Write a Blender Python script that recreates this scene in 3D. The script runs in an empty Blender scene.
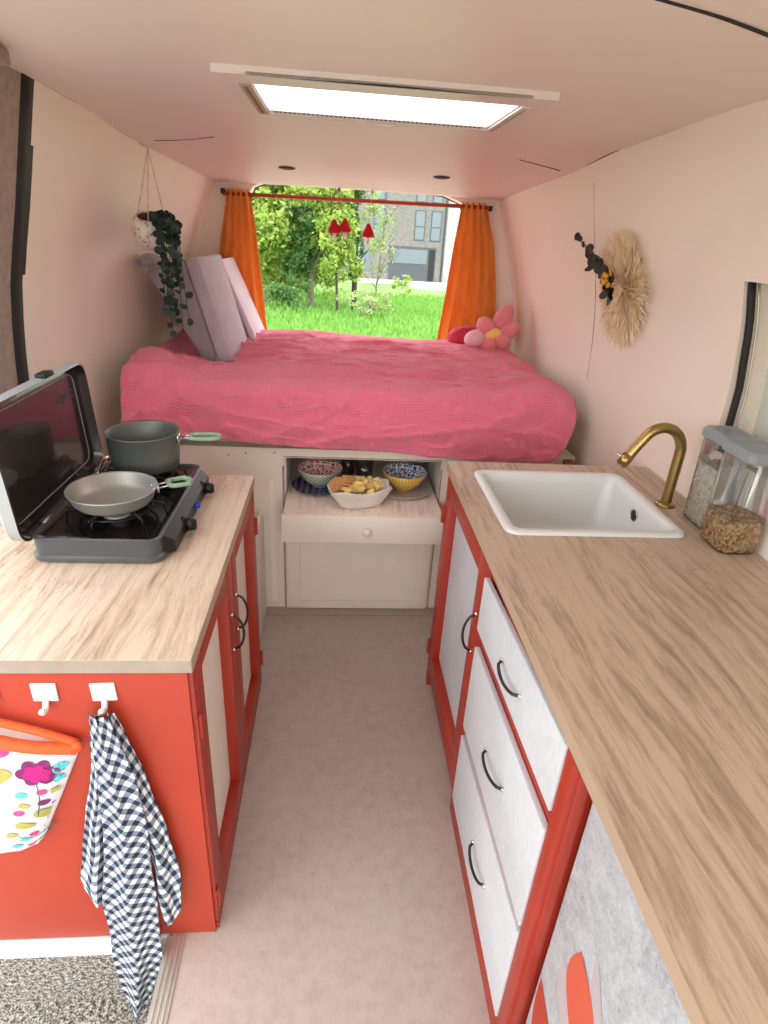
import bpy, bmesh, math, random
from mathutils import Vector, Matrix, noise
random.seed(7)
C = bpy.context.scene.collection
PI = math.pi
def lerp(a, b, t): return a + (b - a) * t
def interp(x, xs, ys):
    if x <= xs[0]: return ys[0]
    for i in range(len(xs) - 1):
        if x <= xs[i + 1]: return lerp(ys[i], ys[i + 1], (x - xs[i]) / (xs[i + 1] - xs[i]))
    return ys[-1]
def srgb(h):
    if isinstance(h, str):
        c = [int(h[i:i + 2], 16) / 255 for i in (0, 2, 4)]
    else: c = h
    return tuple((v / 12.92 if v <= .04045 else ((v + .055) / 1.055) ** 2.4) for v in c) + (1,)

# ------------------------------------------------------------------ materials
class NT:
    def __init__(s, name):
        s.m = bpy.data.materials.new(name); s.m.use_nodes = True
        s.t = s.m.node_tree; s.n = s.t.nodes; s.l = s.t.links
        s.b = s.n['Principled BSDF']; s.out = s.n['Material Output']
        s._tc = None
    def tc(s, which='Object'):
        if not s._tc: s._tc = s.n.new('ShaderNodeTexCoord')
        return s._tc.outputs[which]
    def map(s, vec, scale=(1, 1, 1), rot=(0, 0, 0), loc=(0, 0, 0)):
        m = s.n.new('ShaderNodeMapping'); s.l.new(vec, m.inputs[0])
        m.inputs['Scale'].default_value = scale; m.inputs['Rotation'].default_value = rot; m.inputs['Location'].default_value = loc
        return m.outputs[0]
    def noise(s, vec, scale, detail=4, rough=.5, dist=0, out='Fac'):
        n = s.n.new('ShaderNodeTexNoise'); s.l.new(vec, n.inputs['Vector'])
        n.inputs['Scale'].default_value = scale; n.inputs['Detail'].default_value = detail
        n.inputs['Roughness'].default_value = rough; n.inputs['Distortion'].default_value = dist
        return n.outputs[out]
    def vor(s, vec, scale, feat='F1', out='Distance', rnd=1):
        n = s.n.new('ShaderNodeTexVoronoi'); n.feature = feat; s.l.new(vec, n.inputs['Vector'])
        n.inputs['Scale'].default_value = scale; n.inputs['Randomness'].default_value = rnd
        return n.outputs[out]
    def wave(s, vec, scale, dist=0, detail=2, dscale=1, typ='BANDS', direc='X'):
        n = s.n.new('ShaderNodeTexWave'); n.wave_type = typ
        if typ == 'BANDS': n.bands_direction = direc
        s.l.new(vec, n.inputs['Vector']); n.inputs['Scale'].default_value = scale
        n.inputs['Distortion'].default_value = dist; n.inputs['Detail'].default_value = detail
        n.inputs['Detail Scale'].default_value = dscale
        return n.outputs['Fac']
    def ramp(s, fac, stops, interp='LINEAR'):
        r = s.n.new('ShaderNodeValToRGB'); s.l.new(fac, r.inputs[0]); e = r.color_ramp.elements
        r.color_ramp.interpolation = interp
        while len(e) < len(stops): e.new(.5)
        for i, (p, c) in enumerate(stops):
            e[i].position = p; e[i].color = srgb(c) if not isinstance(c, (int, float)) else (c, c, c, 1)
        return r.outputs[0]
    def math(s, op, a, b=None, c=None):
        n = s.n.new('ShaderNodeMath'); n.operation = op
        for i, v in enumerate((a, b, c)):
            if v is None: continue
            if isinstance(v, (int, float)): n.inputs[i].default_value = v
            else: s.l.new(v, n.inputs[i])
        return n.outputs[0]
    def mix(s, fac, a, b, mode='MIX'):
        n = s.n.new('ShaderNodeMix'); n.data_type = 'RGBA'; n.blend_type = mode
        for sock, v in ((n.inputs[0], fac), (n.inputs[6], a), (n.inputs[7], b)):
            if isinstance(v, (int, float)): sock.default_value = v
            elif isinstance(v, (str, tuple)): sock.default_value = srgb(v) if isinstance(v, str) else v
            else: s.l.new(v, sock)
        return n.outputs[2]
    def sep(s, vec):
        n = s.n.new('ShaderNodeSeparateXYZ'); s.l.new(vec, n.inputs[0]); return n.outputs
    def col(s, c):
        if isinstance(c, str): s.b.inputs['Base Color'].default_value = srgb(c)
        else: s.l.new(c, s.b.inputs['Base Color'])
    def set(s, **k):
        for a, v in k.items():
            i = s.b.inputs[a.replace('_', ' ')]
            if hasattr(v, 'is_linked'): s.l.new(v, i)
            else: i.default_value = v
    def bump(s, h, strength=.3, dist=.01):
        b = s.n.new('ShaderNodeBump'); b.inputs['Strength'].default_value = strength; b.inputs['Distance'].default_value = dist
        s.l.new(h, b.inputs['Height']); s.l.new(b.outputs[0], s.b.inputs['Normal'])

def simple(name, c, rough=.5, metal=0, var=.06, vs=12, bump=0, bs=60, bd=.002, coat=0):
    t = NT(name)
    n = t.noise(t.tc(), vs, 4)
    f = t.ramp(n, [(.3, 1 - var), (.7, 1.0)])
    t.col(t.mix(1.0, c, f, 'MULTIPLY'))
    t.set(Roughness=rough, Metallic=metal, Coat_Weight=coat)
    if bump: t.bump(t.noise(t.tc(), bs, 5), bump, bd)
    return t.m

M = {}
M['wall'] = simple('painted_wall', 'F0E1D1', .55, var=.04, vs=2.5, bump=.15, bs=90)
M['ceil'] = simple('painted_ceiling', 'EADCCE', .45, var=.04, vs=3, bump=.12, bs=70)
M['cream'] = simple('cream_paint', 'F2E9DB', .5, var=.05, vs=8, bump=.1, bs=80)
M['cream2'] = simple('cream_board', 'EDE1D0', .55, var=.06, vs=6, bump=.1, bs=60)
M['white'] = simple('white_paint', 'E2E0DC', .4, var=.03)
M['whitep'] = simple('white_plastic', 'E4E3E0', .3, var=.02)
M['red'] = simple('red_paint', 'B23A22', .45, var=.12, vs=5, bump=.12, bs=50)
M['redd'] = simple('red_paint_frame', 'A4311F', .42, var=.12, vs=8, bump=.12, bs=50)
M['black'] = simple('black_rubber', '1A1918', .6)
M['dark'] = simple('dark_gap', '2A2522', .8)
M['brass'] = simple('brushed_brass', 'B29A62', .3, 1.0, var=.1, vs=40)
M['bronze'] = simple('dark_bronze', '4A3D38', .35, .8)
M['chrome'] = simple('chrome_metal', 'D8D6D2', .2, 1.0)
M['alu'] = simple('aluminium_strip', 'CFC8BB', .35, .7)
M['stove'] = simple('stove_grey_enamel', '56595C', .38, .3, bump=.05, bs=300)
M['stoveblack'] = simple('stove_black_gloss', '1B1716', .15, .1, coat=.5)
M['lidin'] = simple('lid_inside_gloss', '3A3330', .22, .3, coat=.6)
M['lidrim'] = simple('lid_outer_grey', 'A9AFB0', .35, .3)
M['iron'] = simple('black_iron', '141211', .4, .3)
M['pot'] = simple('anodised_dark', '70756F', .42, .45, var=.08)
M['pan'] = simple('anodised_light', 'ABABA4', .4, .5, var=.08)
M['green'] = simple('green_silicone', '86A98A', .45)
M['blue'] = simple('blue_button', '2438C8', .3)
M['sink'] = simple('sink_composite', 'D6D8D6', .28, var=.02, vs=5)
M['lidgrey'] = simple('grey_plastic_lid', '8E979C', .35)
M['curtain'] = None
M['vine'] = simple('vine_leaf', '1F3A2A', .5, var=.4, vs=30)
M['rope'] = simple('cotton_rope', 'D9CDBA', .8)
M['clay'] = simple('brown_lining', '9A6238', .8)
M['felt'] = simple('grey_brown_felt', 'A8968A', .95, var=.25, vs=45, bump=.4, bs=200)
M['mattress'] = simple('mattress_ticking', 'E8DECF', .9)
M['euc'] = simple('dried_eucalyptus', '35352B', .6, var=.3, vs=40)
M['yellow'] = simple('yellow_dry_flower', 'E0A02A', .7, var=.2, vs=60)
M['orangetrim'] = simple('orange_binding', 'F2602A', .75, var=.1, vs=60, bump=.3, bs=200)
M['mushred'] = simple('red_felt', 'C4161F', .9, var=.1)
M['mushwhite'] = simple('white_felt', 'F3EFE8', .9)
M['frame'] = simple('skylight_frame', 'E2D8CE', .4, var=.03)
M['frame2'] = simple('skylight_groove', 'A79C86', .5)
M['brownw'] = simple('brown_wood', '8A5A35', .6, var=.25, vs=20)
M['pole'] = simple('copper_red_pole', 'B5482A', .4, .2)
M['palegreen'] = simple('pale_blind_board', 'D9DCCF', .6, var=.05)
M['granite'] = None

def mk_wood(name, c0, c1, c2, seed=0.0, rough=.42, cath=.07):
    t = NT(name)
    v = t.map(t.tc(), (1, 1, 1), (0, 0, 0), (seed, seed * .7, 0))
    warp = t.noise(t.map(v, (3.0, .8, 1)), 1.6, 3, .5, 0.3, out='Color')
    add = t.n.new('ShaderNodeVectorMath'); add.operation = 'MULTIPLY_ADD'
    t.l.new(warp, add.inputs[0]); add.inputs[1].default_value = (.10, .10, 0); t.l.new(v, add.inputs[2])
    vv = add.outputs[0]
    bands = t.wave(t.map(vv, (1, .16, 1)), 9, 9, 4, 1.8)
    fine = t.noise(t.map(vv, (1, .045, 1)), 170, 6, .75)
    fine2 = t.noise(t.map(vv, (1, .10, 1)), 420, 3, .7)
    mid = t.noise(t.map(vv, (1, .10, 1)), 34, 5, .65)
    broad = t.noise(t.map(v, (1, .45, 1)), 4, 4, .6)
    f = t.math('ADD', t.math('MULTIPLY', bands, cath), t.math('MULTIPLY', fine, .34))
    f = t.math('ADD', f, t.math('MULTIPLY', mid, .40)); f = t.math('ADD', f, t.math('MULTIPLY', broad, .25))
    f = t.math('ADD', f, t.math('MULTIPLY', fine2, .14))
    base = t.ramp(f, [(.43, c0), (.535, c1), (.63, c2)])
    cr = t.noise(t.map(vv, (1, .10, 1), (0, 0, .1)), 12, 6, .75, 1.0)
    crk = t.ramp(t.math('ABSOLUTE', t.math('SUBTRACT', cr, .5)), [(0.0, 1.0), (.018, 0.0)])
    msk = t.ramp(t.noise(v, 3.1, 2), [(.50, 0.0), (.60, 1.0)])
    crk = t.math('MULTIPLY', t.math('MULTIPLY', crk, msk), .6)
    por = t.noise(t.map(v, (1, .05, 1)), 620, 2, .6); pm = t.ramp(t.noise(v, 7, 3), [(.46, 0.0), (.58, 1.0)])
    pk = t.math('MULTIPLY', t.math('MULTIPLY', t.ramp(por, [(.60, 0.0), (.66, 1.0)]), pm), .35)
    t.col(t.mix(t.math('MAXIMUM', crk, pk), base, '7A604A'))
    t.set(Roughness=rough)
    t.bump(fine, .12, .001)
    return t.m
M['oak'] = mk_wood('oak_laminate', '806C59', 'A68F79', 'BFA993')
M['oakl'] = mk_wood('light_oak_laminate', '967C66', 'BDA58E', 'D2BDA8', 3.3)
M['tablewood'] = mk_wood('pale_table_wood', 'D5BCA6', 'E4D0BD', 'EEDFD0', 5.1, .5)
M['edge'] = simple('laminate_edge', 'B09880', .45, var=.05)
M['edgeg'] = simple('grey_laminate_edge', 'A89B8B', .5, var=.2, vs=18)

def mk_floor():
    t = NT('mottled_vinyl'); v = t.tc()
    a = t.noise(v, 26, 6, .65); b = t.noise(v, 3, 3); c = t.noise(t.map(v, (1, .5, 1)), 130, 4, .7)
    f = t.math('ADD', t.math('MULTIPLY', a, .5), t.math('ADD', t.math('MULTIPLY', b, .2), t.math('MULTIPLY', c, .3)))
    t.col(t.ramp(f, [(.32, 'A49288'), (.5, 'B3A298'), (.70, 'BDAEA5')]))
    t.set(Roughness=.5); t.bump(c, .12, .001); return t.m
M['floor'] = mk_floor()
def mk_carpet():
    t = NT('speckled_carpet'); v = t.tc()
    a = t.noise(v, 210, 3, .7); b = t.noise(v, 90, 2, .6)
    f = t.math('ADD', t.math('MULTIPLY', a, .6), t.math('MULTIPLY', b, .4))
    t.col(t.ramp(f, [(.42, '302C28'), (.49, '7D766D'), (.57, 'CEC8BD')]))
    t.set(Roughness=.95); t.bump(a, .8, .006); return t.m
M['carpet'] = mk_carpet()
def mk_bed():
    t = NT('red_gingham_linen'); v = t.tc('UV')
    x, y, z = t.sep(v)
    def st(c, s): return t.math('GREATER_THAN', t.math('FRACT', t.math('MULTIPLY', c, s)), .5)
    g = t.math('ADD', t.math('MULTIPLY', st(x, 150), .5), t.math('MULTIPLY', st(y, 150), .5))
    big = t.noise(t.tc(), 5, 4, .6)
    c = t.ramp(g, [(0, 'F98AA0'), (.5, 'F6708C'), (1, 'F25E7C')])
    c = t.mix(t.math('MULTIPLY', big, .35), c, 'FA8CA2')
    t.col(c); t.set(Roughness=.9, Sheen_Weight=.35)
    t.bump(t.noise(t.tc(), 26, 7, .75, .8), .9, .02)
    return t.m
M['bed'] = mk_bed()
def mk_gingham():
    t = NT('navy_gingham'); x, y, z = t.sep(t.tc('UV'))
    def st(c): return t.math('GREATER_THAN', t.math('FRACT', c), .5)
    g = t.math('ADD', t.math('MULTIPLY', st(x), .5), t.math('MULTIPLY', st(y), .5))
    t.col(t.ramp(g, [(0, 'DFDDD8'), (.45, '79828F'), (.8, '18233A')], 'CONSTANT'))
    t.set(Roughness=.9); t.bump(t.noise(t.tc(), 60, 4), .3, .006); return t.m
M['gingham'] = mk_gingham()
def mk_panel():
    t = NT('white_film_panel'); v = t.tc()
    a = t.noise(v, 9, 6, .7, 1); b = t.noise(v, 240, 2, .7); c = t.noise(v, 70, 5, .7)
    f = t.math('ADD', t.math('MULTIPLY', a, .45), t.math('ADD', t.math('MULTIPLY', b, .3), t.math('MULTIPLY', c, .25)))
    t.col(t.ramp(f, [(.36, '85888C'), (.48, 'A9ADB1'), (.6, 'BEC2C6')]))
    t.set(Roughness=.5); t.bump(c, .5, .004); return t.m
M['film'] = mk_panel()
def mk_drawer():
    t = NT('white_textured_front'); v = t.tc()
    a = t.noise(t.map(v, (1, 1, .4)), 90, 4, .7); b = t.noise(v, 5, 3)
    t.col(t.ramp(t.math('ADD', t.math('MULTIPLY', a, .5), t.math('MULTIPLY', b, .5)), [(.35, 'BDC0C4'), (.6, 'CDD0D4')]))
    t.set(Roughness=.5); t.bump(a, .25, .002); return t.m
M['drawer'] = mk_drawer()
def mk_curtain():
    t = NT('orange_curtain'); v = t.tc()
    n = t.noise(t.map(v, (1, 1, .3)), 30, 4)
    t.col(t.ramp(n, [(.3, 'E8952E'), (.7, 'F6AC48')])); t.set(Roughness=.85, Sheen_Weight=.3)
    tr = t.n.new('ShaderNodeBsdfTranslucent'); tr.inputs[0].default_value = srgb('F5A03C')
    mx = t.n.new('ShaderNodeMixShader'); mx.inputs[0].default_value = .3
    t.l.new(t.b.outputs[0], mx.inputs[1]); t.l.new(tr.outputs[0], mx.inputs[2]); t.l.new(mx.outputs[0], t.out.inputs[0])
    return t.m
M['curtain'] = mk_curtain()
def fabric(name, c, c2, sc=300, tr=0):
    t = NT(name); v = t.tc()
    t.col(t.ramp(t.noise(v, 8, 4), [(.3, c), (.7, c2)])); t.set(Roughness=.9, Sheen_Weight=.3)
    t.bump(t.noise(v, sc, 3), .2, .001); return t.m
M['greyf'] = fabric('grey_cushion_cover', '8B8085', '978C91')
M['greym'] = fabric('mid_grey_cushion_cover', 'A4999F', 'B1A6AC')
M['greyl'] = fabric('lilac_grey_cover', 'CDC2CB', 'D8CED6')
M['greyd'] = fabric('dark_grey_webbing', '81787B', '8C8386')
M['pinkf'] = fabric('pink_plush', 'E07C86', 'EC929A', 80)
M['pinkl'] = fabric('pale_pink_plush', 'E8B4BE', 'EFC3CB', 80)
M['yelf'] = fabric('yellow_plush', 'EFC56A', 'F5D27E', 80)
M['redf'] = fabric('crimson_pillow', 'B81F3E', 'CC2E50', 80)
M['mitt'] = fabric('mitt_white_cotton', 'DADCDD', 'E4E5E5')
M['linen'] = fabric('basket_linen', 'DCD5C8', 'EEE8DC', 120)
M['navyf'] = fabric('navy_cloth', '35405A', '4A5670')
M['whitef'] = fabric('white_cloth', 'DEDAD4', 'EEEBE6')
for k, c in dict(mag='C2177A', purp='7D2565', pk='D84A86', teal='5FC3CC', olive='B2AA5C', stem='4A4A50', leafr='A83822', leafo='C4543A', leafg='AFA3A4').items():
    M['p_' + k] = simple('print_' + k, c, .8, var=.08, vs=60)
def mk_glass(name, tint='FFFFFF', rough=.02, ior=1.15):
    t = NT(name); 
    tr = t.n.new('ShaderNodeBsdfTransparent'); tr.inputs[0].default_value = srgb(tint)
    gl = t.n.new('ShaderNodeBsdfGlossy'); gl.inputs['Roughness'].default_value = rough + .04
    lw = t.n.new('ShaderNodeLayerWeight'); lw.inputs[0].default_value = .4
    f = t.math('ADD', t.math('MULTIPLY', lw.outputs['Fresnel'], .7), .06)
    mx = t.n.new('ShaderNodeMixShader'); t.l.new(f, mx.inputs[0]); t.l.new(tr.outputs[0], mx.inputs[1]); t.l.new(gl.outputs[0], mx.inputs[2])
    t.l.new(mx.outputs[0], t.out.inputs[0]); return t.m
M['clear'] = mk_glass('clear_plastic', 'EFEFEC')
M['tumbler'] = mk_glass('clear_glass', 'F2F4F2')
def mk_acrylic():
    t = NT('opal_acrylic')
    tr = t.n.new('ShaderNodeBsdfTranslucent'); tr.inputs[0].default_value = srgb('FBF8FB')
    tp = t.n.new('ShaderNodeBsdfTransparent'); tp.inputs[0].default_value = srgb('F8F4F8')
    mx = t.n.new('ShaderNodeMixShader'); mx.inputs[0].default_value = .5
    t.l.new(tr.outputs[0], mx.inputs[1]); t.l.new(tp.outputs[0], mx.inputs[2]); t.l.new(mx.outputs[0], t.out.inputs[0]); return t.m
M['acrylic'] = mk_acrylic()
def mk_flakes(name, cs, sc=60):
    t = NT(name); n = t.vor(t.tc(), sc, out='Color')
    x, y, z = t.sep(n)
    t.col(t.ramp(x, [(i / (len(cs) - 1), c) for i, c in enumerate(cs)])); t.set(Roughness=.75); return t.m
M['granola'] = mk_flakes('toasted_flakes', ['A06A38', 'E0B47A', 'F2D5A0', 'FAEAC4', 'CE9C62'], 150)
M['oats'] = mk_flakes('pale_oats', ['D8CCB8', 'F0E8DA', 'FAF5EA', 'E4D8C4'], 110)
def mk_straw():
    t = NT('dried_palm'); n = t.noise(t.tc(), 35, 4, .6)
    t.col(t.ramp(n, [(.3, 'EBC896'), (.5, 'F8DEB4'), (.7, 'FFF0D2')])); t.set(Roughness=.8); return t.m
M['straw'] = mk_straw()
def mk_bowl(name, outer, inner_bg, inner_fg, kind):
    t = NT(name); v = t.tc('UV'); x, y, z = t.sep(v)   # uv: angle(0..1), height: outside 0..1, inside 1..2
    inside = t.math('GREATER_THAN', y, 1.0)
    a = t.noise(t.map(v, (26, 8, 1)), 1, 2, .5, 1.0)
    w = t.vor(t.map(v, (22, 6, 1)), 1, out='Distance', rnd=.35)
    pat = t.math('LESS_THAN', t.math('ABSOLUTE', t.math('SUBTRACT', t.math('ADD', w, t.math('MULTIPLY', a, .25)), .5)), .09)
    incol = t.mix(pat, inner_bg, inner_fg)
    if kind == 'lattice':
        def d(sgn):
            return t.math('LESS_THAN', t.math('FRACT', t.math('ADD', t.math('MULTIPLY', x, 30), t.math('MULTIPLY', y, 6 * sgn))), .22)
        lat = t.math('MAXIMUM', d(1), d(-1)); outc = t.mix(lat, outer[0], outer[1])
    else:
        lat = t.math('LESS_THAN', t.math('FRACT', t.math('MULTIPLY', x, 40)), .25); outc = t.mix(lat, outer[0], outer[1])
    t.col(t.mix(inside, outc, incol)); t.set(Roughness=.25, Coat_Weight=.4); return t.m
M['bowlr'] = mk_bowl('pink_pattern_glaze', ('7E8E84', 'E8E4D8'), 'F6E7E4', 'D2455A', 'lattice')
M['bowlb'] = mk_bowl('blue_pattern_glaze', ('E2B64C', 'F0D488'), 'EEF0F4', '24457E', 'ribs')
def mk_plate():
    t = NT('blue_striped_glaze'); x, y, z = t.sep(t.tc())
    s = t.math('LESS_THAN', t.math('FRACT', t.math('MULTIPLY', x, 38)), .4)
    c1 = t.mix(s, '2C3B62', '7D6B8E')
    n = t.math('GREATER_THAN', x, .02)
    t.col(t.mix(n, c1, t.mix(s, '1F7A74', '2F5D6C'))); t.set(Roughness=.25, Coat_Weight=.4); return t.m
M['plateb'] = mk_plate()
M['plateg'] = simple('grey_glaze', 'B9B0AE', .3, coat=.4)
M['cracker'] = simple('cracker', 'C9965C', .8, var=.3, vs=70, bump=.4, bs=200)
M['crisps'] = simple('yellow_crisps', 'FBE08C', .7, var=.15, vs=50)
M['potw'] = None
def mk_potw():
    t = NT('woven_white_pot'); v = t.tc()
    w = t.vor(v, 55); t.col(t.ramp(w, [(.1, '8F8374'), (.35, 'DCD2C4'), (.6, 'EAE2D6')])); t.set(Roughness=.85); t.bump(w, .5, .004); return t.m
M['potw'] = mk_potw()
def mk_brick():
    t = NT('grey_brick'); b = t.n.new('ShaderNodeTexBrick'); t.l.new(t.map(t.tc(), (1, 1, 1), (PI / 2, 0, 0)), b.inputs[0])
    b.inputs['Color1'].default_value = srgb('7E7977'); b.inputs['Color2'].default_value = srgb('6C6867'); b.inputs['Mortar'].default_value = srgb('8C8784')
    b.inputs['Scale'].default_value = 2.2; t.col(b.outputs[0]); t.set(Roughness=.9); return t.m
M['brick'] = mk_brick()
M['render'] = simple('pale_render', 'BFBDBA', .8)
M['bglass'] = simple('window_glass', '737C84', .25, .1)
M['bframe'] = simple('window_frame_grey', '4C5054', .6)
def mk_leaf(name, cs, tl=.35):
    t = NT(name); n = t.noise(t.tc(), 2.2, 3, .6); r = t.vor(t.tc(), 9, out='Color'); x, y, z = t.sep(r)
    f = t.math('ADD', t.math('MULTIPLY', n, .5), t.math('MULTIPLY', x, .5))
    t.col(t.ramp(f, [(.2, cs[0]), (.5, cs[1]), (.8, cs[2])])); t.set(Roughness=.6)
    tr = t.n.new('ShaderNodeBsdfTranslucent'); tr.inputs[0].default_value = srgb(cs[2])
    mx = t.n.new('ShaderNodeMixShader'); mx.inputs[0].default_value = tl
    t.l.new(t.b.outputs[0], mx.inputs[1]); t.l.new(tr.outputs[0], mx.inputs[2]); t.l.new(mx.outputs[0], t.out.inputs[0]); return t.m
M['leafy'] = mk_leaf('yellow_green_leaves', ['627C30', '8FA844', 'B4C662'])
M['leafd'] = mk_leaf('ivy_leaves', ['3A582C', '587C42', '7C9E58'])
M['leafp'] = mk_leaf('pale_twig_leaves', ['6F8448', '95A868', 'B7C48A'])
M['grass'] = mk_leaf('grass_blades', ['4A7A2A', '699C3C', '92BE5C'])
M['bounce_grey'] = simple('pale_bounce_paving', 'A39C96', .9, var=.15, vs=30)
M['bark'] = simple('bark', '8C8272', .9, var=.4, vs=6)
M['barkd'] = simple('dark_bark', '4A4238', .9, var=.4, vs=6)
def mk_ground():
    t = NT('grassy_ground'); n = t.noise(t.tc(), 1.5, 6, .7)
    t.col(t.ramp(n, [(.3, '4C7430'), (.5, '6B9444'), (.7, '8DB260')])); t.set(Roughness=.95); return t.m
M['ground'] = mk_ground()

# ------------------------------------------------------------------ builders
def wloc(o):
    v = Vector((0, 0, 0))
    while o: v = v + Vector(o.location); o = o.parent
    return v
def obj(name, bm, mat, parent=None, smooth=False, loc=None):
    me = bpy.data.meshes.new(name)
    bmesh.ops.recalc_face_normals(bm, faces=bm.faces)
    off = wloc(parent) if parent else Vector((0, 0, 0))
    if loc is not None: off = Vector(loc)
    if off.length: bmesh.ops.translate(bm, verts=bm.verts, vec=-off)
    if smooth:
        for f in bm.faces: f.smooth = True
    bm.to_mesh(me); bm.free()
    mats = mat if isinstance(mat, (list, tuple)) else [mat]
    for m in mats: me.materials.append(M[m] if isinstance(m, str) else m)
    o = bpy.data.objects.new(name, me); C.objects.link(o)
    if parent: o.parent = parent
    elif loc is not None: o.location = loc
    if smooth == 'auto':
        me.set_sharp_from_angle(angle=math.radians(35))
    return o
def thing(name, label, cat, loc=(0, 0, 0), group=None):
    o = bpy.data.objects.new(name, None); C.objects.link(o); o.empty_display_size = .05
    o.location = loc; o['label'] = label; o['category'] = cat
    if group: o['group'] = group
    return o
def tag(o, label, cat, group=None, kind=None):
    o['label'] = label; o['category'] = cat
    if group: o['group'] = group
    if kind: o['kind'] = kind
    return o
def struct(name, bm, mat, smooth=False, label=None, cat=None):
    o = obj(name, bm, mat, None, smooth); o['kind'] = 'structure'
    o['label'] = label or name; o['category'] = cat or name.split('_')[0]
    return o
def B(): return bmesh.new()
def box(bm, x0, x1, y0, y1, z0, z1, bev=0, seg=2, mi=0):
    t = bmesh.new(); r = bmesh.ops.create_cube(t, size=1)
    for v in t.verts:
        v.co = Vector((lerp(x0, x1, v.co.x + .5), lerp(y0, y1, v.co.y + .5), lerp(z0, z1, v.co.z + .5)))
    if bev: bmesh.ops.bevel(t, geom=t.edges[:], offset=bev, segments=seg, profile=.5, affect='EDGES')
    return merge(bm, t, mi)
def merge(bm, t, mi=0, mat=None):
    vm = {}
    uv0 = t.loops.layers.uv.active; uv1 = None
    if uv0: uv1 = bm.loops.layers.uv.verify()
    for v in t.verts: vm[v] = bm.verts.new(mat @ v.co if mat else v.co)
    for f in t.faces:
        try: g = bm.faces.new([vm[v] for v in f.verts])
        except ValueError: continue
        g.material_index = mi if mi else f.material_index; g.smooth = f.smooth
        if uv0:
            for a, b in zip(f.loops, g.loops): b[uv1].uv = a[uv0].uv
    t.free(); return bm
def obox(bm, c, size, rot=(0, 0, 0), bev=0, seg=2, mi=0):
    t = B(); box(t, -size[0] / 2, size[0] / 2, -size[1] / 2, size[1] / 2, -size[2] / 2, size[2] / 2, bev, seg)
    from mathutils import Euler
    m = Matrix.Translation(c) @ Euler(rot).to_matrix().to_4x4()
    return merge(bm, t, mi, m)
def hexa(bm, p, mi=0, bev=0):
    t = B(); v = [t.verts.new(q) for q in p]   # bottom 0-3, top 4-7
    for f in ((0, 1, 2, 3), (4, 5, 6, 7), (0, 1, 5, 4), (1, 2, 6, 5), (2, 3, 7, 6), (3, 0, 4, 7)): t.faces.new([v[i] for i in f])
    bmesh.ops.recalc_face_normals(t, faces=t.faces)
    if bev: bmesh.ops.bevel(t, geom=t.edges[:], offset=bev, segments=3, profile=.5, affect='EDGES')
    return merge(bm, t, mi)
def tube(bm, pts, r, n=8, closed=False, cap=True, mi=0):
    pts = [Vector(p) for p in pts]; rs = r if isinstance(r, (list, tuple)) else [r] * len(pts)
    rings = []; N = len(pts); up = None
    for i, p in enumerate(pts):
        a = pts[i - 1] if (i or closed) else p; b = pts[(i + 1) % N] if (i < N - 1 or closed) else p
        d = (b - a).normalized()
        if up is None:
            up = Vector((0, 0, 1)) if abs(d.z) < .9 else Vector((1, 0, 0))
        s = d.cross(up).normalized(); up = s.cross(d).normalized()
        rings.append([bm.verts.new(p + (s * math.cos(2 * PI * k / n) + up * math.sin(2 * PI * k / n)) * rs[i]) for k in range(n)])
    for i in range(N if closed else N - 1):
        A = rings[i]; Bq = rings[(i + 1) % N]
        for k in range(n):
            f = bm.faces.new((A[k], A[(k + 1) % n], Bq[(k + 1) % n], Bq[k])); f.smooth = True; f.material_index = mi
    if cap and not closed:
        for q in (rings[0], rings[-1]):
            f = bm.faces.new(q); f.material_index = mi
    return bm
def curve(pts, n=8):
    P = [Vector(p) for p in pts]; P = [2 * P[0] - P[1]] + P + [2 * P[-1] - P[-2]]; out = []
    for i in range(1, len(P) - 2):
        a, b, c, d = P[i - 1:i + 3]
        for k in range(n):
            t = k / n
            out.append(.5 * ((2 * b) + (-a + c) * t + (2 * a - 5 * b + 4 * c - d) * t * t + (-a + 3 * b - 3 * c + d) * t ** 3))
    out.append(P[-2]); return out
def lathe(bm, prof, c, n=40, mat=None, uvf=None, mi=0):
    t = B(); rings = []
    uv = t.loops.layers.uv.verify() if uvf else None
    for (r, z) in prof:
        if r < 1e-6: rings.append([t.verts.new((0, 0, z))])
        else: rings.append([t.verts.new((r * math.cos(2 * PI * k / n), r * math.sin(2 * PI * k / n), z)) for k in range(n)])
    for i in range(len(prof) - 1):
        A, Q = rings[i], rings[i + 1]
        for k in range(n):
            k2 = (k + 1) % n
            if len(A) == 1 and len(Q) == 1: continue
            if len(A) == 1: f = t.faces.new((A[0], Q[k], Q[k2]))
            elif len(Q) == 1: f = t.faces.new((A[k], A[k2], Q[0]))
            else: f = t.faces.new((A[k], A[k2], Q[k2], Q[k]))
            f.smooth = True
            if uvf:
                for l in f.loops:
                    ri = i if (l.vert in A) else i + 1
                    kk = k if (l.vert in (A[k % len(A)], Q[k % len(Q)])) else k + 1
                    l[uv].uv = (kk / n, uvf[ri])
    m = Matrix.Translation(c) @ (mat.to_4x4() if mat else Matrix.Identity(4))
    return merge(bm, t, mi, m)
def ell(bm, c, rad, rot=(0, 0, 0), seg=16, mi=0):
    from mathutils import Euler
    t = B(); bmesh.ops.create_uvsphere(t, u_segments=seg, v_segments=max(6, seg // 2), radius=1)
    for f in t.faces: f.smooth = True
    m = Matrix.Translation(c) @ Euler(rot).to_matrix().to_4x4() @ Matrix.Diagonal((*rad, 1))
    return merge(bm, t, mi, m)
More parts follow.
